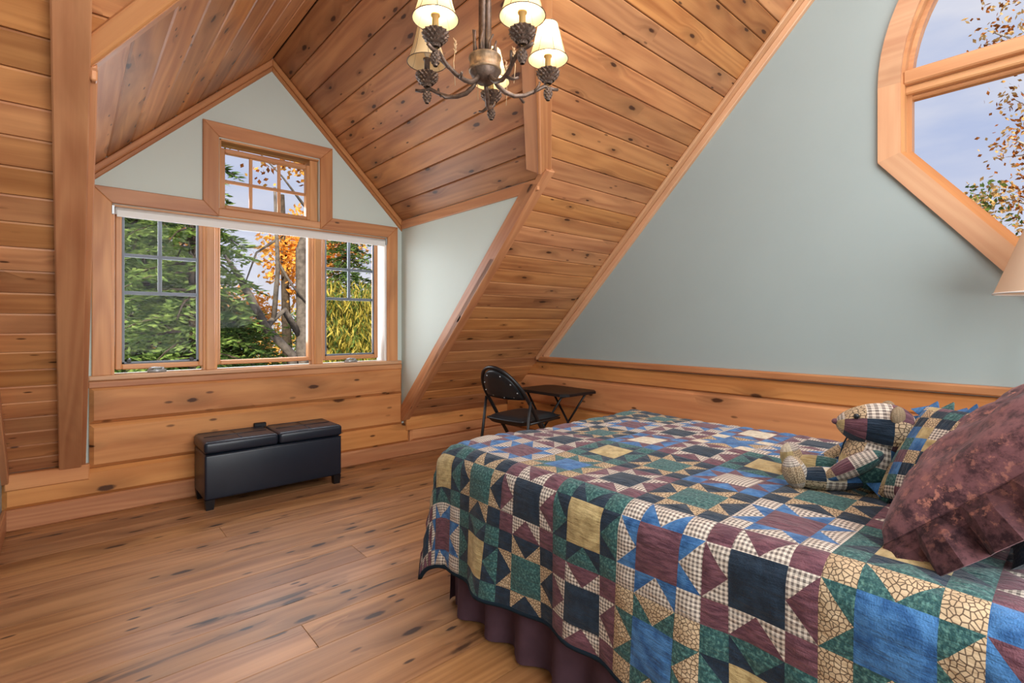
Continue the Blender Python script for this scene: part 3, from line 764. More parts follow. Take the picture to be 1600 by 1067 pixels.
# ---------------------------------------------------------------- folding tray table
TT = empty('tray_table', (3.11, 2.96, 0))
tag(TT, 'black folding tray table on crossed legs beside the folding chair in the corner', 'table')
tx0, tx1, ty0, ty1, tz = 2.905, 3.34, 2.68, 3.27, .602
cut = .055
P = [(tx0 + cut, ty0), (tx1 - cut, ty0), (tx1, ty0 + cut), (tx1, ty1 - cut), (tx1 - cut, ty1), (tx0 + cut, ty1), (tx0, ty1 - cut), (tx0, ty0 + cut)]
prism('tabletop', P, (0, 0, tz - .022), (1, 0, 0), (0, 1, 0), .022, M_BLACKWOOD, TT, .005)
for i, x in enumerate((tx0 + .07, tx1 - .07)):
    for (ya, yb) in ((ty0 + .10, ty1 - .06), (ty1 - .10, ty0 + .06)):
        o_ = .012 if ya < yb else -.012
        m = MB(); m.tube([(x + o_, ya, tz - .024), (x + o_, yb, .0)], .0095, 8); m.obj('leg', M_BLACKMETAL, TT)
for yy, zz_ in ((ty0 + .10, tz - .034), (ty1 - .10, tz - .034), (ty0 + .075, .03), (ty1 - .075, .03)):
    m = MB(); m.tube([(tx0 + .06, yy, zz_), (tx1 - .06, yy, zz_)], .008, 8); m.obj('cross_rail', M_BLACKMETAL, TT)

# ---------------------------------------------------------------- bed
BX_, BX2, BYF, BZT = 1.22, 2.44, 1.70, .645       # fold lines of the quilt on the mattress
bed = empty('bed', ((1.15 + 2.5) / 2, .65, 0)); tag(bed, 'double bed with a gathered plum bed skirt under the patchwork quilt', 'bed')
box('mattress', (1.185, -.40, .36), (2.475, 1.74, .63), C_WHITE, bed, .06, 4)
box('box_spring', (1.20, -.39, .14), (2.46, 1.71, .355), C_WHITE, bed, .02, 2)
for x in (1.27, 2.39):
    for y in (-.3, 1.62): m = MB(); m.tube([(x, y, 0), (x, y, .14)], .03, 12); m.obj('leg', M_BLACKWOOD, bed)
def skirt(p0, p1, outn):
    p0, p1 = Vector(p0), Vector(p1); L = (p1 - p0).length; n = int(L / .012); vs = []; fs = []; rows = 6
    rr = random.Random(5); ph = 0; phs = []
    for i in range(n + 1): ph += .42 * (0.7 + .6 * rr.random()); phs.append(ph)
    for r_ in range(rows + 1):
        t = r_ / rows; z = .36 - t * .352
        for i in range(n + 1):
            a = .004 + .022 * t ** .8
            o = outn * (a * math.sin(phs[i]) + .012 * t)
            vs.append(p0 + (p1 - p0) * (i / n) + Vector((o[0], o[1], 0)) + Vector((0, 0, z)))
    for r_ in range(rows):
        for i in range(n): a = r_ * (n + 1) + i; fs.append((a, a + 1, a + n + 2, a + n + 1))
    m = MB(); m.add(vs, fs); return m.obj('bed_skirt', C_SKIRT, bed)
skirt((1.175, -.38, 0), (1.175, 1.70, 0), Vector((-1, 0, 0))); skirt((1.185, 1.715, 0), (2.46, 1.715, 0), Vector((0, 1, 0))); skirt((2.475, 1.70, 0), (2.475, -.38, 0), Vector((1, 0, 0)))

# ---------------------------------------------------------------- patchwork quilt
QP = .248; QR = .07
quilt = empty('patchwork_quilt', (BX_, BYF, BZT)); tag(quilt, 'patchwork star quilt in navy, maroon, green, blue and tan spread over the bed', 'quilt')
def drop_prof(s):
    """overhang length s -> (outward, drop) over a rolled edge"""
    q = QR * math.pi / 2
    if s <= 0: return 0.0, 0.0
    if s < q: a = s / QR; return QR * math.sin(a), QR * (1 - math.cos(a))
    e = s - q; return QR + .05 * e, QR + e * .998
def wave(t, sd): return .5 * math.sin(t * 9.0 + sd) + .35 * math.sin(t * 17.3 + 2 * sd) + .2 * math.sin(t * 31 + sd)
def qpos(u, v):
    """u: across from the left fold (negative hangs), v: along the bed (v > foot fold hangs)"""
    a = -u if u < 0 else 0.0; c = u - (BX2 - BX_) if u > BX2 - BX_ else 0.0; b = v - BYF if v > BYF else 0.0
    ux = min(max(u, 0), BX2 - BX_); x = BX_ + ux; y = min(v, BYF); z = BZT
    # gentle lie of the bedding on top
    z += .006 * math.sin(u * 5.1 + 1) * math.sin(v * 4.3) + .004 * math.sin(u * 11 + v * 7)
    side = a if a > 0 else c; sg = -1 if a > 0 else 1
    if side > 0 and b > 0:
        s = (side ** 5 + b ** 5) ** .2; o, d = drop_prof(s); f = math.atan2(b, side); mn = min(side, b)
        x += sg * (o * math.cos(f) ** .6 + mn * .10); y += o * math.sin(f) ** .6 + mn * .14; z -= d + mn * .16
    elif side > 0:
        o, d = drop_prof(side); w = max(0, side - .10); x += sg * (o + w * .10 * wave(v, 1.3)); z -= d
    elif b > 0:
        o, d = drop_prof(b); w = max(0, b - .10); y += o + w * .12 * wave(u, 4.1); z -= d
    return Vector((x, y, z))
BL = {'A': (NAVY, GING, MAROON, MAROON), 'B': (GREEN, TAN, NAVY, NAVY), 'C': (GOLD, NAVY, GREEN, GREEN), 'D': (MAROON, BLUE, GING, GING),
      'E': (BLUE, GREEN, TAN, TAN), 'F': (GING, MAROON, BLUE, BLUE), 'G': (CREAM, MAROON, BLUE, BLUE), 'H': (BLUE, BLUE, TAN, CREAM)}
#        k: -1  0   1    2    3    4    5    6    7   8
ROWS = {-2: 'ADCBAECEBA', -1: 'ECBACDAEFB', 0: 'BFDEABDCAE', 1: 'DACBBFBABC', 2: 'CDBGACEDAB', 3: 'ABDAHDBCGA',
        4: 'GBBDGABFDC', 5: 'BCAEBCDAEB', 6: 'DABCEAGBCD'}
ROWS[1] = 'DAACBFBABC'
NQ = 16                                   # cells per block side (4 per patch unit)
def patch_of(fx, fy):
    """cell-triangle centre in 0..4 -> (patch id, role) ; role 0 centre 1 point 2 triangle 3 corner"""
    cx = 0 if fx < 1 else (1 if fx < 3 else 2); cy = 0 if fy < 1 else (1 if fy < 3 else 2)
    if cx == 1 and cy == 1: return 0
    if cx != 1 and cy != 1: return 3
    # flying goose: base on the outer edge, apex in the middle of the inner edge
    if cy == 0: d, t = fy, fx - 1
    elif cy == 2: d, t = 4 - fy, fx - 1
    elif cx == 0: d, t = fx, fy - 1
    else: d, t = 4 - fx, fy - 1
    return 2 if d < 1 - abs(t - 1) else 1
def seam_dist(fx, fy):
    ds = []
    for q in (fx, fy): ds.append(min(abs(q - k) for k in (0, 1, 3, 4)))
    d = min(ds) if patch_of(fx, fy) in (0, 3) else 9
    if d == 9:
        if fy < 1 or fy > 3: e = fy if fy < 1 else 4 - fy; t = fx - 1
        else: e = fx if fx < 1 else 4 - fx; t = fy - 1
        d = min(e, 1 - e, t, 2 - t, abs(e - (1 - abs(t - 1))) * .7)
    return max(0, d)
def quilt_block(row, k, pat, rnd):
    u0 = QP * row; v1 = 1.72 + QP / 2 - QP * k; v0 = v1 - QP
    vs = []; uv = []; fs = []; mi = []
    for i in range(NQ + 1):
        for j in range(NQ + 1):
            fx, fy = 4 * i / NQ, 4 * j / NQ; u, v = u0 + QP * i / NQ, v0 + QP * j / NQ
            p = qpos(u, v); e = .002
            nrm = (qpos(u + e, v) - qpos(u - e, v)).cross(qpos(u, v + e) - qpos(u, v - e)).normalized()
            if nrm.length < .5: nrm = Vector((0, 0, 1))
            vs.append(p + nrm * (.012 + .006 * min(1, seam_dist(fx, fy) * 2.6))); uv.append((u + 3 + rnd * 0, v + 3))
    roles = BL[pat]
    for i in range(NQ):
        for j in range(NQ):
            a, b, c, d = i * (NQ + 1) + j, (i + 1) * (NQ + 1) + j, (i + 1) * (NQ + 1) + j + 1, i * (NQ + 1) + j + 1
            fx, fy = 4 * i / NQ, 4 * j / NQ; h = 4 / NQ
            # pick the diagonal that follows the slanted seams
            dg = ((fx < 2) == (fy < 2))
            if (1 <= fx < 3) != (1 <= fy < 3):
                if 1 <= fx < 3: up_ = fx < 2; low = fy < 1; dg = (up_ == low)
                else: up_ = fy < 2; low = fx < 1; dg = (up_ == low)
            tris = ([(a, b, c), (a, c, d)], [(fx + h * 2 / 3, fy + h / 3), (fx + h / 3, fy + h * 2 / 3)]) if dg else ([(a, b, d), (b, c, d)], [(fx + h / 3, fy + h / 3), (fx + h * 2 / 3, fy + h * 2 / 3)])
            for t, ctr in zip(*tris): fs.append(t); mi.append(roles[patch_of(*ctr)])
    M = MW[quilt.name]; Mi = M.inverted()
    mk('quilt_block', [Mi @ p for p in vs], fs, PATCH, quilt, M, True, mi, uv)
for row, s_ in ROWS.items():
    for q, pat in enumerate(s_): quilt_block(row, q - 1, pat, 0)
# binding along the hems
vF = 1.72 + QP / 2 + QP; vH = 1.72 + QP / 2 - QP * 9 + QP * 0
uL, uRr = -2 * QP, 7 * QP
m = MB(); m.tube([qpos(uL - .002, vH + (vF - vH) * i / 90) + Vector((-.008, 0, 0)) for i in range(91)] + [qpos(uL + (uRr - uL) * i / 60, vF + .002) + Vector((0, .008, 0)) for i in range(1, 61)], .009, 8)
m.obj('binding', flat('navy_binding', srgb(20, 36, 48), .8, .2), quilt)

# ---------------------------------------------------------------- pillows
def pillow_mesh(w, h, t, nu=28, nv=24, pw=.42, pinch=.06):
    """returns function (a,b,side)->local point, a,b in -1..1"""
    def f(a, b, sd):
        k = ((1 - a * a) * (1 - b * b)); k = max(k, 0) ** pw
        return Vector((a * w / 2 * (1 - pinch * (1 - b * b) * abs(a) ** 3 * -0.0 - pinch * b * b * 0), b * h / 2 * (1 - pinch * (1 - a * a)) if abs(b) > .99 else b * h / 2 * (1 - pinch * (1 - a * a)), sd * t / 2 * k))
    return f
def build_pillow(name, f, nu, nv, mats, par, M, pick=None, wr=0.0, uvs=.4):
    vs = []; fs = []; mi = []; uv = []
    for sd in (1, -1):
        o = len(vs)
        for i in range(nu + 1):
            for j in range(nv + 1):
                a, b = -1 + 2 * i / nu, -1 + 2 * j / nv; a1, b1 = math.sin(a * math.pi / 2) * .35 + a * .65, math.sin(b * math.pi / 2) * .35 + b * .65
                p = f(a1, b1, sd)
                if wr and sd > 0: p.z += wr * (1 - a1 ** 4) * (1 - b1 ** 4) * (math.sin(a1 * 6 + b1 * 9) * .5 + math.sin(a1 * 13 - b1 * 5 + 1) * .3)
                vs.append(p); uv.append((a1 * uvs / 2 + 5, b1 * uvs / 2 + 5))
        for i in range(nu):
            for j in range(nv):
                q0 = o + i * (nv + 1) + j; q = (q0, q0 + nv + 1, q0 + nv + 2, q0 + 1); fs.append(q if sd > 0 else q[::-1]); mi.append(pick(i, j) if pick else 0)
    return mk(name, vs, fs, mats, par, M, True, mi, uv)
def pose(loc, nrm, along):
    n = Vector(nrm).normalized(); u = Vector(along); u = (u - n * u.dot(n)).normalized(); v = n.cross(u)
    M = Matrix((u, v, n)).transposed().to_4x4(); M.translation = Vector(loc); return M
# plum sham: u along its lower edge, v up the slope
SHM = pose((1.61, .078, .885), (-.03, .69, .72), (1, -.02, 0))
sham = empty('ruffled_sham', tuple(SHM.translation)); tag(sham, 'large mottled plum pillow sham with a pleated ruffle leaning at the head of the bed', 'pillow')
SW, SHH, ST = .56, .60, .20
fS0 = pillow_mesh(SW, SHH, ST, pw=.33)
fS = lambda a, b, sd: (lambda p: Vector((p.x, p.y, p.z * (1 if sd > 0 else .45))))(fS0(a, b, sd))
build_pillow('cushion', fS, 36, 30, C_SHAM, sham, SHM, None, .014)
def ruffle(W_, H_, dep, n, amp, M, par, mats, name='ruffle', thick=.004):
    """pleated strip round the rim of a pillow"""
    per = []
    for i in range(n): per.append((-1 + 2 * i / n, -1))
    for i in range(n): per.append((1, -1 + 2 * i / n))
    for i in range(n): per.append((1 - 2 * i / n, 1))
    for i in range(n): per.append((-1, 1 - 2 * i / n))
    rr = random.Random(4); vs = []; N = len(per)
    for q, (a, b) in enumerate(per):
        ox, oy = 0, 0
        k = max(abs(a), abs(b)); dirv = Vector((a if abs(a) > .985 else a * .25, b if abs(b) > .985 else b * .25, 0))
        dirv = Vector((dirv.x, dirv.y, 0)).normalized()
        tang = Vector((-dirv.y, dirv.x, 0))
        zz_ = amp * (1 if q % 4 in (0, 1) else -1) * (.8 + .4 * rr.random())
        sh = .013 * (1 if q % 4 in (1, 2) else -1)
        base = Vector((a * W_ / 2 * .985, b * H_ / 2 * .985, 0))
        for t in (0, .5, 1.0): vs.append(base + dirv * (dep * t ** .7 + zz_ * t) + Vector((0, 0, .012 * t * (1 - t) + zz_ * .25 * t - .080 * t ** 1.5)) + tang * sh * t)
    fs = []
    for q in range(N):
        r2 = (q + 1) % N
        for t in range(2): fs.append((q * 3 + t, q * 3 + t + 1, r2 * 3 + t + 1, r2 * 3 + t))
        o = mk(name, vs, fs, mats, par, M, False)
    sol = o.modifiers.new('thickness', 'SOLIDIFY'); sol.thickness = .004; return o
ruffle(SW, SHH, .062, 24, .021, SHM, sham, C_SHAM)
# patchwork cushion behind the bear
_u = Vector((-.435, -.9, 0)).normalized(); _v = Vector((.54, -.26, .755)).normalized(); _n = _u.cross(_v)
_n = _n if _n.z > 0 else -_n
PWM = pose(Vector((1.70, .385, .672)) + _u * .15 + _v * .155, _n, _u)
pw = empty('patchwork_pillow', tuple(PWM.translation)); tag(pw, 'small square patchwork pillow edged with blue pointed tabs behind the teddy bear', 'pillow')
rp = random.Random(21); GR = [[0] * 9 for _ in range(9)]
for i in range(9):
    for j in range(9):
        GR[i][j] = rp.choice([q for q in (NAVY, BLUE, TAN, GING, GOLD, MAROON, GREEN, TAN, GING) if not (i and GR[i - 1][j] == q) and not (j and GR[i][j - 1] == q)])
fP = pillow_mesh(.30, .31, .13, pw=.40)
build_pillow('cushion', fP, 27, 27, PATCH, pw, PWM, lambda i, j: GR[i // 3][j // 3], 0, .38)
vs = []; fs = []; mi = []
for sd in range(4):
    for q in range(9):
        t0, t1 = -1 + 2 * q / 9, -1 + 2 * (q + 1) / 9; tm = (t0 + t1) / 2; h = .150
        tw = rp.uniform(-.02, .02); ln = rp.uniform(.026, .040)
        f3 = {0: lambda t, e: (t * h, h + e), 1: lambda t, e: (h + e, t * h), 2: lambda t, e: (t * h, -h - e), 3: lambda t, e: (-h - e, t * h)}[sd]
        A, B, C_ = f3(t0 - .05, -.012), f3(t1 + .05, -.012), f3(tm, ln); o = len(vs)
        for z_ in (.003, -.003): vs += [(A[0], A[1], z_), (B[0], B[1], z_), (C_[0], C_[1], z_ + tw)]
        fs += [(o, o + 1, o + 2), (o + 5, o + 4, o + 3), (o, o + 3, o + 4, o + 1), (o + 1, o + 4, o + 5, o + 2), (o + 2, o + 5, o + 3, o)]
        cc = rp.choice([BLUE, BLUE, NAVY, GREEN]); mi += [cc] * 5
mk('pointed_edging', vs, fs, PATCH, pw, PWM, False, mi, [(v[0] + 5, v[1] + 5) for v in vs])
# the pillow that props the sham up
_n = SHM.to_3x3() @ Vector((0, 0, 1)); PPM = SHM.copy(); PPM.translation = SHM.translation - _n * .115 + Vector((.02, -.03, 0))
bp = empty('bed_pillow', tuple(PPM.translation)); tag(bp, 'plain navy pillow propping up the plum sham from behind', 'pillow')
build_pillow('cushion', pillow_mesh(.50, .36, .12), 20, 16, [C_NAVY], bp, PPM, None, 0)

# ---------------------------------------------------------------- patchwork teddy bear
bear = empty('teddy_bear', (1.80, .43, .655), R(112)); tag(bear, 'patchwork teddy bear sitting on the quilt against the square pillow', 'toy')
BM = MW[bear.name]                       # local +x = the way it faces
rb = random.Random(9)
def patches(ni, nj, pool=(NAVY, BLUE, TAN, GING, GOLD, MAROON, GREEN, TAN, GING, CREAM), seed=1):
    r_ = random.Random(seed); tab = [[r_.choice(pool) for _ in range(nj)] for _ in range(ni)]
    for i in range(ni):
        for j in range(nj):
            while (i and tab[i][j] == tab[i - 1][j]) or (j and tab[i][j] == tab[i][j - 1]): tab[i][j] = r_.choice(pool)
    return lambda i, j, m, n: tab[min(ni - 1, i * ni // m)][min(nj - 1, j * nj // n)]
def part_ball(name, c, r, rot, pick, par, n=24, m=18, taper=0.0):
    """stuffed piece: ellipsoid, long axis z before rot, tapered towards +z"""
    q = MB(); q.ball((0, 0, 0), r, None, n, m, 0, pick)
    for v in q.v:
        k = 1 - taper * (v.z / r[2]); v.x *= k; v.y *= k
    return mk(name, q.v, q.f, PATCH, par, BM @ TR(c) @ rot, True, q.i, [(a[0] + 5, a[1] + 5) for a in q.uv])
Ry = lambda a: Matrix.Rotation(R(a), 4, 'Y'); Rx = lambda a: Matrix.Rotation(R(a), 4, 'X'); Rz = lambda a: Matrix.Rotation(R(a), 4, 'Z')
part_ball('body', (-.005, 0, .090), (.075, .085, .098), Ry(-14), patches(4, 6, seed=3), bear, taper=.12)
HD = TR((.0, 0, .222)) @ Ry(82)
hd = part_ball('head', (-.020, 0, .190), (.072, .078, .102), Ry(86), patches(5, 6, seed=12), bear, n=24, m=20, taper=.26)
for sd in (1, -1):
    part_ball('ear', (-.062, sd * .062, .236), (.022, .010, .028), Rz(sd * 30), lambda i, j, m, n: TAN if j < 12 else MAROON, hd, n=16, m=10)
    q = MB(); q.ball((0, 0, 0), (.008, .008, .008), n=10, m=8); q.obj('eye', M_VINYL, hd, BM @ TR((.034, sd * .047, .226)), local=True)
    # legs stretch forward on the quilt, feet up
    leg = part_ball('leg', (.105, sd * .070, .038), (.034, .036, .105), Rz(sd * 14) @ Ry(90), patches(5, 4, seed=30 + sd), bear, taper=-.10)
    part_ball('foot', (.195, sd * .092, .052), (.034, .036, .050), Rz(sd * 14) @ Ry(15), patches(3, 3, (GING, TAN, GOLD, CREAM), seed=41 + sd), bear)
    part_ball('arm', (.048, sd * .092, .088), (.028, .029, .085), Rz(sd * 4) @ Ry(122), patches(4, 4, (NAVY, TAN, GREEN, MAROON, BLUE, GING), seed=52 + sd), bear, taper=.1)
q = MB(); q.ball((0, 0, 0), (.010, .013, .009), n=10, m=8); q.obj('nose', PATCH[MAROON], hd, BM @ TR((.082, 0, .199)), local=True)
# dark seam down the belly
q = MB(); q.tube([(.062 * math.cos(a) - .005 + .028 * math.sin(a) * -.3, .079 * math.cos(a) * .0 + .004, .095 + .1 * math.sin(a)) for a in [R(-60 + 12 * i) for i in range(11)]], .0022, 6); q.obj('seam', PATCH[NAVY], bear, BM @ TR((.012, 0, 0)), local=True)

# ---------------------------------------------------------------- floor lamp between bed and gable wall
fl = empty('floor_lamp', (3.10, .065, 0)); tag(fl, 'tall lamp with a beige cone shade standing beyond the bed by the gable wall', 'lamp')
lx, ly = 3.10, .065
m = MB(); m.lathe([(0, 0), (.14, 0), (.14, .015), (.05, .03), (.014, .05)], 28, M=TR((lx, ly, 0))); m.obj('base', M_BRONZE, fl)
m = MB(); m.tube([(lx, ly, .03), (lx, ly, 1.42)], .011, 12); m.obj('pole', M_BRONZE, fl)
m = MB(); m.lathe([(.205, 1.285), (.085, 1.63)], 48, M=TR((lx, ly, 0))); m.obj('lamp_shade', M_LAMPSHADE, fl)
m = MB(); m.tube([(lx + .205 * math.cos(a), ly + .205 * math.sin(a), 1.286) for a in [2 * math.pi * i / 48 for i in range(49)]], .004, 6); m.obj('shade_rim', M_WHITE, fl)
m = MB(); m.ball((lx, ly, 1.45), (.03, .03, .045)); m.obj('bulb', M_WHITE, fl)

# ---------------------------------------------------------------- pinecone chandelier
HX, HY, HZ = 1.129, 1.431, 2.09
ch = empty('chandelier', (HX, HY, ZP - .06)); tag(ch, 'bronze pinecone chandelier with five small parchment shades hanging from the ridge', 'chandelier')
CR, CF = Vector((math.cos(R(41.336)), -math.sin(R(41.336)), 0)), Vector((math.sin(R(41.336)), math.cos(R(41.336)), 0))
T0 = TR((HX, HY, 0)); M_BAND = flat('gilded_bark', srgb(172, 142, 110), .4, .5, .3, var=.55, scale=45, bump=.4, bscale=70)
m = MB(); m.lathe([(0, 2.025), (.028, 2.025), (.040, 2.035), (.050, 2.050), (.054, 2.062), (.056, 2.066)], 32, M=T0); hub = m.obj('hub', M_BRONZE, ch)
m = MB(); m.lathe([(.050, 2.062), (.0585, 2.064), (.0595, 2.070), (.0565, 2.073), (.0545, 2.090), (.0565, 2.108), (.0595, 2.111), (.0585, 2.117), (.05, 2.119), (0, 2.118)], 32, M=T0); m.obj('bark_band', M_BAND, hub)
rr = random.Random(8)
m = MB()
for i in range(7):
    a = i * 2.4; r0 = .013
    m.tube([(HX + r0 * math.cos(a + t * .8), HY + r0 * math.sin(a + t * .8), 2.11 + t * .9) for t in [q / 8 for q in range(9)]], .0105, 7)
m.obj('branch_stem', M_BRONZE, ch)
for i in range(9):
    a = i * .7 + .2; h = rr.uniform(.05, .10); lean_ = rr.uniform(.0, .02)
    m = MB(); m.tube([(HX + .038 * math.cos(a), HY + .038 * math.sin(a), 2.115), (HX + (.038 + lean_ * .5) * math.cos(a), HY + (.038 + lean_ * .5) * math.sin(a), 2.115 + h * .6), (HX + (.038 + lean_) * math.cos(a + .2), HY + (.038 + lean_) * math.sin(a + .2), 2.115 + h)], [.0052, .0046, .0035], 7); m.obj('twig', M_BRONZE, ch)
for z_, a in ((2.27, .5), (2.35, 2.6), (2.42, 4.4), (2.55, 1.2)):
    m = MB(); m.tube([(HX + .015 * math.cos(a), HY + .015 * math.sin(a), z_), (HX + .05 * math.cos(a), HY + .05 * math.sin(a), z_ + .03), (HX + .06 * math.cos(a + .3), HY + .06 * math.sin(a + .3), z_ + .05)], [.006, .005, .003], 7); m.obj('twig', M_BRONZE, ch)
m = MB(); m.tube([(HX, HY, 2.95), (HX, HY, 3.06)], .006, 8); m.lathe([(0, 3.03), (.03, 3.032), (.06, 3.05), (.062, 3.066)], 24, M=T0); m.obj('ceiling_cup', M_BRONZE, ch)
def cone_mesh(c, r, h, rows, per, up_=True):
    """pinecone: a body with overlapping scales"""
    m = MB(); c = Vector(c); s_ = 1 if up_ else -1
    prof = lambda t: r * (math.sin(math.pi * (.12 + .80 * t)) ** .8) if not up_ else r * (.25 + .75 * math.sin(math.pi / 2 * min(1, t * 1.25)))
    m.lathe([(prof(t) * .82, s_ * t * h) for t in [q / 8 for q in range(9)]], 16, M=TR(c))
    for q in range(rows):
        t = (q + .5) / rows; rad = prof(t)
        for j in range(per):
            a = 2 * math.pi * (j + .5 * (q % 2)) / per; d = Vector((math.cos(a), math.sin(a), 0)); tg = Vector((-d.y, d.x, 0)); w = math.pi * rad / per * 1.0
            o = c + Vector((0, 0, s_ * t * h)); k = h / rows * .62
            base = o + d * rad * .8
            m.add([base + tg * w + Vector((0, 0, k)), base - tg * w + Vector((0, 0, k)), base - tg * w - Vector((0, 0, k)), base + tg * w - Vector((0, 0, k)), o + d * (rad * 1.10) + Vector((0, 0, k * .3))], [(0, 1, 4), (1, 2, 4), (2, 3, 4), (3, 0, 4)])
    return m
AR_ = .24
for i, (ang, lit) in enumerate(((87, 1), (159, 0), (231, 1), (303, 1), (15, 1))):
    d = CR * math.cos(R(ang)) + CF * math.sin(R(ang)); tg = Vector((-d.y, d.x, 0)); c0 = Vector((HX, HY, 0))
    P_ = lambda r, z, t=0: c0 + d * r + tg * t + Vector((0, 0, z))
    arm = [P_(.030, 2.045), P_(.050, 2.018), P_(.075, 2.000), P_(.11, 1.992, .004), P_(.15, 1.998, .002), P_(.19, 2.018, -.003), P_(.225, 2.040, .0), P_(.262, 2.036, .006), P_(.283, 2.040, .012)]
    m = MB(); m.tube(arm, [.0085, .0085, .0088, .008, .0078, .0072, .007, .0065, .0058], 9)
    m.tube([P_(.13, 1.994, .003), P_(.150, 1.985, .026), P_(.158, 1.99, .040)], [.006, .0055, .0045], 7)
    m.tube([P_(.18, 2.008), P_(.198, 2.030, -.016), P_(.202, 2.045, -.018)], [.006, .005, .0045], 7); m.obj('arm', M_BRONZE, ch)
    cx = P_(AR_, 0); 
    cone_mesh((cx.x, cx.y, 2.052), .042, .048, 5, 15, True).obj('pinecone_cup', M_BRONZE, ch, smooth=False)
    cone_mesh((cx.x, cx.y, 2.036), .017, .046, 6, 9, False).obj('hanging_pinecone', M_BRONZE, ch, smooth=False)
    m = MB(); m.lathe([(0, 2.102), (.0105, 2.102), (.0105, 2.151), (.015, 2.152), (.015, 2.157), (0, 2.157)], 16, M=TR((cx.x, cx.y, 0))); m.obj('candle_sleeve', M_CANDLE if lit else M_BRONZE, ch)
    m = MB(); m.ball((cx.x, cx.y, 2.188), (.012, .012, .026), n=12, m=10); m.obj('bulb', M_BULB if lit else M_WHITE, ch)
    sh_ = [(.0745 - .0375 * (t ** .72), 2.142 + .130 * t) for t in [q / 10 for q in range(11)]]
    m = MB(); m.lathe(sh_, 40, M=TR((cx.x, cx.y, 0))); shd = m.obj('shade', M_SHADE, ch)
    m = MB()
    for rq, zq in (sh_[0], sh_[-1]): m.tube([(cx.x + rq * math.cos(a), cx.y + rq * math.sin(a), zq) for a in [2 * math.pi * q / 40 for q in range(41)]], .0016, 6)
    for j in range(8):
        a = 2 * math.pi * j / 8 + .3; m.tube([(cx.x + (rq + .0006) * math.cos(a), cx.y + (rq + .0006) * math.sin(a), zq) for rq, zq in sh_], .0008, 5)
    m.obj('shade_rim', M_BRONZE, shd)
    if lit: lamp('candle_light', 'POINT', (cx.x, cx.y, 2.222), (cx.x, cx.y, 0), 2.3, (1.0, .88, .70), .02)
for rq, ang, b_, h in ((.11, 200, 1.998, .16), (.15, 60, 2.0, .17), (.12, 330, 1.995, .12), (.09, 110, 2.0, .15)):
    d = CR * math.cos(R(ang)) + CF * math.sin(R(ang)); q0 = Vector((HX, HY, b_)) + d * rq
    m = MB(); m.tube([q0, q0 + Vector((0, 0, h * .5)) + d * .006, q0 + Vector((0, 0, h)) - d * .004], [.0015, .0013, .001], 5)
    for q in range(10):
        zq = h * (.72 + .028 * q); m.tube([q0 + Vector((0, 0, zq)), q0 + Vector((.007 * math.cos(q * 2.4), .007 * math.sin(q * 2.4), zq + .012))], [.0028, .0006], 5)
    m.obj('dried_grass', M_GRASS, ch)

# ================================================================ OUTSIDE
def leafmat(name, a, b, tr=0.35):
    s = NT(name); o = s.n('TexCoord').outputs['Object']; n = s.noise(o, 2.2, 3); n2 = s.noise(o, 31, 1)
    c = s.mix(s.step(s.math('ADD', s.math('MULTIPLY', n, .5), s.math('MULTIPLY', n2, .5)), .38, .62), a, b)
    d = s.n('BsdfDiffuse'); t = s.n('BsdfTranslucent'); s.put(d.inputs[0], c); s.put(t.inputs[0], c); mx = s.n('MixShader'); mx.inputs[0].default_value = tr
    s.put(mx.inputs[1], d.outputs[0]); s.put(mx.inputs[2], t.outputs[0]); s.put(s.out.inputs[0], mx.outputs[0]); return s.m
L_HEM = leafmat('hemlock_needles', srgb(62, 92, 50), srgb(150, 176, 96))
L_ORANGE = leafmat('orange_leaves', srgb(236, 158, 60), srgb(255, 212, 120))
L_YEL = leafmat('yellow_green_leaves', srgb(150, 140, 56), srgb(214, 196, 104))
L_GOLD = leafmat('golden_leaves', srgb(196, 150, 86), srgb(232, 202, 146))
L_GREEN = leafmat('green_leaves', srgb(70, 96, 50), srgb(130, 150, 80))
L_BROWN = leafmat('brown_leaves', srgb(130, 74, 36), srgb(190, 120, 60))
M_BARK = flat('bark', srgb(120, 112, 108), .9, .1, var=.5, scale=14, bump=.5, bscale=30)
M_BARKD = flat('dark_bark', srgb(84, 74, 66), .9, .1, var=.5, scale=14)
st(mk('ground', [(-40, D + .5, -3.2), (60, D + .5, -3.2), (60, 70, -3.2), (-40, 70, -3.2), (3.9, -30, -3.21), (60, -30, -3.21), (60, D + .5, -3.21), (3.9, D + .5, -3.21)], [(0, 1, 2, 3), (4, 5, 6, 7)], flat('leafy_ground', srgb(120, 96, 58), .9, .1, var=.4, scale=3)))
def leaf(vs, fs, p, dirv, up_, L, w):
    s_ = dirv.cross(up_)
    if s_.length < 1e-4: s_ = Vector((1, 0, 0))
    s_ = s_.normalized() * w * .5; o = len(vs)
    vs += [p, p + dirv * L * .5 + s_, p + dirv * L, p + dirv * L * .5 - s_]; fs.append((o, o + 1, o + 2, o + 3))
def rv(r_): return Vector((r_.gauss(0, 1), r_.gauss(0, 1), r_.gauss(0, 1))).normalized()
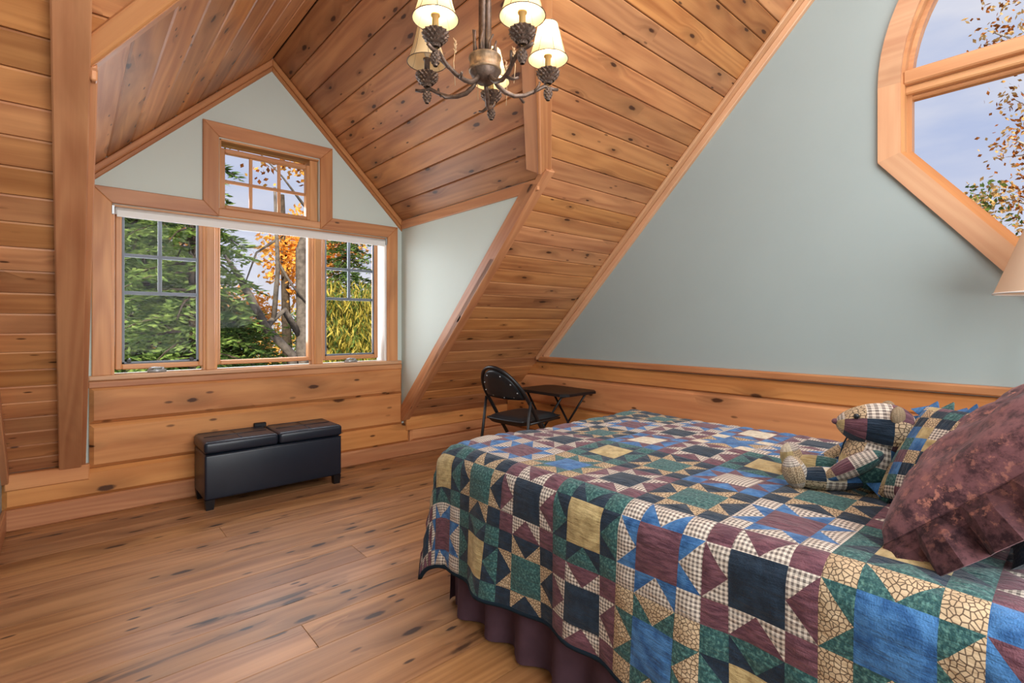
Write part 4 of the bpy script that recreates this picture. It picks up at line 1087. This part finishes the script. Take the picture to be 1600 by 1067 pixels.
def hemlock(name, base, h, rad, z0, label, seed, nb=110, mat=None, dens=1.0, group=None):
    r_ = random.Random(seed); t = empty(name, base); tag(t, label, 'tree', group)
    B = Vector(base); m = MB(); m.tube([B, B + Vector((.05, .03, h * .5)), B + Vector((0, 0, h))], [.10, .06, .02], 9); vs = []; fs = []
    for i in range(nb):
        q = i / nb; z = z0 + (h - z0) * q; a = i * 2.399 + r_.uniform(-.3, .3); L = rad * (1.05 - q * .85) * r_.uniform(.75, 1.1)
        d = Vector((math.cos(a), math.sin(a), 0)); s_ = Vector((-d.y, d.x, 0)); p0 = B + Vector((0, 0, z))
        P = lambda k: p0 + d * L * k + Vector((0, 0, .10 * L * k - .42 * L * k * k))
        m.tube([P(k / 5) for k in range(6)], [.022, .018, .014, .010, .007, .003], 5)
        nt = int(L * 17 * dens)
        for k in range(nt):
            u = .14 + .86 * k / nt
            for sd in (1, -1):
                tl = L * .30 * (1.1 - u * .75) * r_.uniform(.7, 1.15); td = (s_ * sd * .86 + d * .5 + Vector((0, 0, r_.uniform(-.32, .04)))).normalized(); tp = P(u)
                for e in range(max(4, int(tl * 36 * dens))):
                    w_ = (e + .5) / max(4, int(tl * 36 * dens)); q0 = tp + td * tl * w_ + Vector((0, 0, -.20 * tl * w_ * w_))
                    ld = (td * .6 + d * (.7 if e % 2 else -.7) + rv(r_) * .35).normalized(); leaf(vs, fs, q0, ld, Vector((0, 0, 1)) + rv(r_) * .8, r_.uniform(.09, .15), .040)
    m.obj('trunk', M_BARKD, t); f = MW[t.name].inverted()
    fo = mk('foliage', [f @ v for v in vs], fs, mat or L_HEM, t); tag(fo, kind='stuff'); return t
def broadleaf(name, base, paths, mats_leaf, label, seed, clumps, lsize=.09, bark=None, group=None, n_per=260, droop=0, aspect=.6):
    """paths: list of (points, radii); clumps: (centre, radius, density)"""
    r_ = random.Random(seed); t = empty(name, base); tag(t, label, 'tree' if 'bush' not in name else 'shrub', group)
    Mi = MW[t.name].inverted(); m = MB()
    for pts_, rad in paths: m.tube(pts_, rad, 9)
    m.obj('trunk', bark or M_BARK, t)
    for i, mat in enumerate(mats_leaf):
        vs = []; fs = []
        for c, rad, den in clumps:
            if len(mats_leaf) > 1 and r_.random() < .0: continue
            c = Vector(c)
            for q in range(int(n_per * den / len(mats_leaf))):
                p = c + rv(r_) * rad * r_.random() ** .5 * Vector((1, 1, .8)).length / 1.6
                d = rv(r_) if not droop else (Vector((r_.gauss(0, .5), r_.gauss(0, .5), -1))).normalized()
                leaf(vs, fs, p, d, rv(r_), lsize * r_.uniform(.7, 1.3), lsize * aspect)
        fo = mk('foliage', [Mi @ v for v in vs], fs, mat, t); tag(fo, kind='stuff')
    return t
GZ = -3.2
hemlock('hemlock_tree', (.75, 8.6, GZ), 9.5, 2.1, 1.8, 'dark green hemlock filling the left light of the triple window', 1, 230)
hemlock('hemlock_tree', (1.85, 8.4, GZ), 4.7, 1.9, 1.3, 'low green hemlock at the foot of the middle light of the triple window', 2, 120)
hemlock('hemlock_tree', (1.0, 6.5, GZ), 8.2, 1.05, 3.0, 'nearest hemlock with loose sprays hanging at the left of the middle light', 9, 90, dens=.9)
hemlock('hemlock_tree', (-1.4, 11.5, GZ), 9, 2.4, 1.5, 'further hemlock behind the one in the left light', 3, 120, dens=.8)
hemlock('hemlock_tree', (4.5, 10.5, GZ), 7.2, 1.9, 1.5, 'green hemlock behind the yellow shrub in the right light of the triple window', 4, 130, dens=.9)
V3 = Vector
broadleaf('leaning_tree', (2.3, 7.3, GZ), [
    ([V3((2.42, 7.3, GZ)), V3((2.46, 7.3, 0)), V3((2.48, 7.3, 1.0)), V3((2.46, 7.3, 2.2)), V3((2.78, 7.3, 3.2)), V3((3.4, 7.3, 4.8))], [.14, .10, .085, .075, .06, .04]),
    ([V3((2.36, 7.2, -.6)), V3((2.30, 7.2, .75)), V3((1.95, 7.1, 1.10)), V3((1.62, 7.0, 1.72)), V3((1.40, 6.95, 2.05))], [.08, .065, .055, .045, .012]),
    ([V3((2.44, 7.3, 1.0)), V3((2.2, 7.2, 1.35)), V3((2.02, 7.15, 1.2)), V3((1.95, 7.1, 1.1))], [.05, .045, .04, .035]),
    ([V3((2.05, 7.15, 1.2)), V3((2.12, 7.2, 1.9)), V3((2.08, 7.2, 3.0))], [.035, .03, .018]),
    ([V3((2.10, 7.2, 2.3)), V3((1.85, 7.2, 2.1)), V3((1.72, 7.2, 1.7))], [.018, .014, .008]),
    ([V3((2.12, 7.2, 2.0)), V3((2.3, 7.2, 1.7)), V3((2.5, 7.2, 1.45))], [.02, .016, .01]),
    ([V3((2.62, 7.3, 2.7)), V3((2.2, 7.3, 3.2)), V3((1.75, 7.3, 3.6))], [.024, .012, .005]),
    ([V3((2.74, 7.3, 3.0)), V3((2.5, 7.3, 3.4)), V3((2.3, 7.3, 4.0))], [.024, .012, .005])],
    [L_ORANGE, L_BROWN], 'grey forked tree trunk leaning across the middle light of the triple window', 5,
    [((2.0, 7.3, 3.35), .35, .22), ((2.45, 7.3, 3.4), .3, .35), ((2.3, 7.3, 3.9), .3, .2), ((2.65, 7.3, 3.5), .3, .3), ((3.2, 7.3, 4.2), .5, .5)], .085)
broadleaf('maple_tree', (3.6, 11.6, GZ), [([V3((3.7, 11.6, GZ)), V3((3.6, 11.6, 1)), V3((3.5, 11.6, 4))], [.14, .10, .05])], [L_ORANGE],
    'bright orange maple glowing behind the grey trunk', 6, [((3.6, 11.6, 2.7), .7, 3.2), ((4.2, 11.8, 2.8), .8, 3.6), ((3.9, 11.6, 3.3), .5, 1.4), ((4.9, 11.9, 3.2), .8, 3.2), ((4.2, 11.6, 1.9), .7, 2.4)], .12, M_BARKD)
broadleaf('maple_tree', (1.2, 13.5, GZ), [([V3((1.5, 13.5, GZ)), V3((1.6, 13.5, 1)), V3((1.5, 13.5, 3))], [.12, .10, .04])], [L_ORANGE],
    'orange maple showing between the hemlock branches on the left', 7, [((2.3, 13.5, 1.7), .75, 2.2), ((3.2, 13.6, 1.5), .7, 3.6), ((3.6, 13.6, 1.2), .7, 2.4), ((1.95, 13.5, 3.2), .6, 2.4), ((1.75, 13.0, 1.1), .6, 1.2), ((.9, 13.0, 1.0), .7, 1.2)], .11, M_BARKD)
broadleaf('willow_bush', (3.55, 8.2, GZ), [([V3((3.5 + .12 * i, 8.2, GZ)), V3((3.3 + .2 * i, 8.2, -.5)), V3((3.1 + .3 * i, 8.2, 1.6))], [.04, .03, .01]) for i in range(4)], [L_YEL, L_YEL, L_GREEN],
    'yellow green shrub with long drooping leaves in the right light of the triple window', 8, [((3.2, 8.1, 1.55), .40, 2.0), ((3.75, 8.2, 1.5), .45, 2.6), ((3.45, 8.0, .9), .5, 3.0), ((4.0, 8.1, .9), .4, 2.0), ((2.95, 7.9, .5), .4, 1.6), ((2.72, 7.6, .55), .28, 1.0), ((3.6, 8.0, .3), .5, 2.0)], .20, M_BARKD, None, 260, 1, .14)
# tree line beyond
rr = random.Random(17)
for i, (x, yv_, zt, mat, lab) in enumerate(((-1.2, 19, 1.6, L_GREEN, 'far green tree low behind the left light of the dormer window'), (2.0, 20, 1.2, L_GREEN, 'far green tree low behind the middle light of the dormer window'), (5.2, 19, 1.7, L_ORANGE, 'far orange tree low behind the middle light of the dormer window'), (8.4, 20, 2.4, L_GREEN, 'far green tree low behind the right light of the dormer window'), (11.5, 22, 3, L_ORANGE, 'far orange tree low behind the right light of the dormer window'))):
    broadleaf('woodland_tree', (x, yv_, GZ), [([V3((x, yv_, GZ)), V3((x, yv_, zt))], [.15, .05])], [mat, L_GREEN], lab, 50 + i,
              [((x + rr.uniform(-1.2, 1.2), yv_ + rr.uniform(-.6, .6), zt - .6 - rr.uniform(0, 2.6)), 1.3, 1.6) for q in range(7)], .16, M_BARKD)
# trees seen through the gable window
def twiggy(base, top, n, seed, spread, rad):
    r_ = random.Random(seed); base, top = V3(base), V3(top); paths = [([base, (base + top) / 2 + V3((.1, .1, 0)), top], [rad, rad * .6, rad * .25])]; tips = []
    for i in range(n):
        k = .25 + .75 * i / n; p = base.lerp(top, k); a = i * 2.4; d = V3((math.cos(a), math.sin(a), r_.uniform(.3, .9))).normalized(); L = spread * r_.uniform(.6, 1.1)
        q1 = p + d * L * .5 + V3((0, 0, .05)); q2 = p + d * L + V3((r_.uniform(-.2, .2), r_.uniform(-.2, .2), .12 * L)); paths.append(([p, q1, q2], [rad * .3, rad * .18, rad * .06])); tips += [q1, q2]
        for e in range(3):
            d2 = (d + rv(r_) * .8).normalized(); q3 = q1 + d2 * L * .45; paths.append(([q1, q1 + d2 * L * .25, q3], [rad * .12, rad * .08, rad * .03])); tips.append(q3)
    return paths, tips
pp, tips = twiggy((11.4, .10, GZ), (11.6, .0, 7.2), 26, 61, 1.3, .13)
broadleaf('birch_tree', (11.4, .25, GZ), pp, [L_GOLD, L_BROWN], 'slender tree with golden leaves at the right edge of the gable window', 62, [(p, .42, .16) for p in tips] , .085, flat('pale_bark', srgb(206, 196, 180), .9, .1, var=.3, scale=10))
pp, tips = twiggy((12.2, 1.9, GZ), (12.3, 2.0, 2.7), 22, 63, 1.5, .10)
broadleaf('oak_tree', (12.2, 1.9, GZ), pp, [L_GOLD, L_GREEN], 'rounded tree crown with golden grey leaves low in the gable window', 64, [(p, .40, .40 if p.z > 1 else .9) for p in tips if p.z > .2], .095, M_BARK)
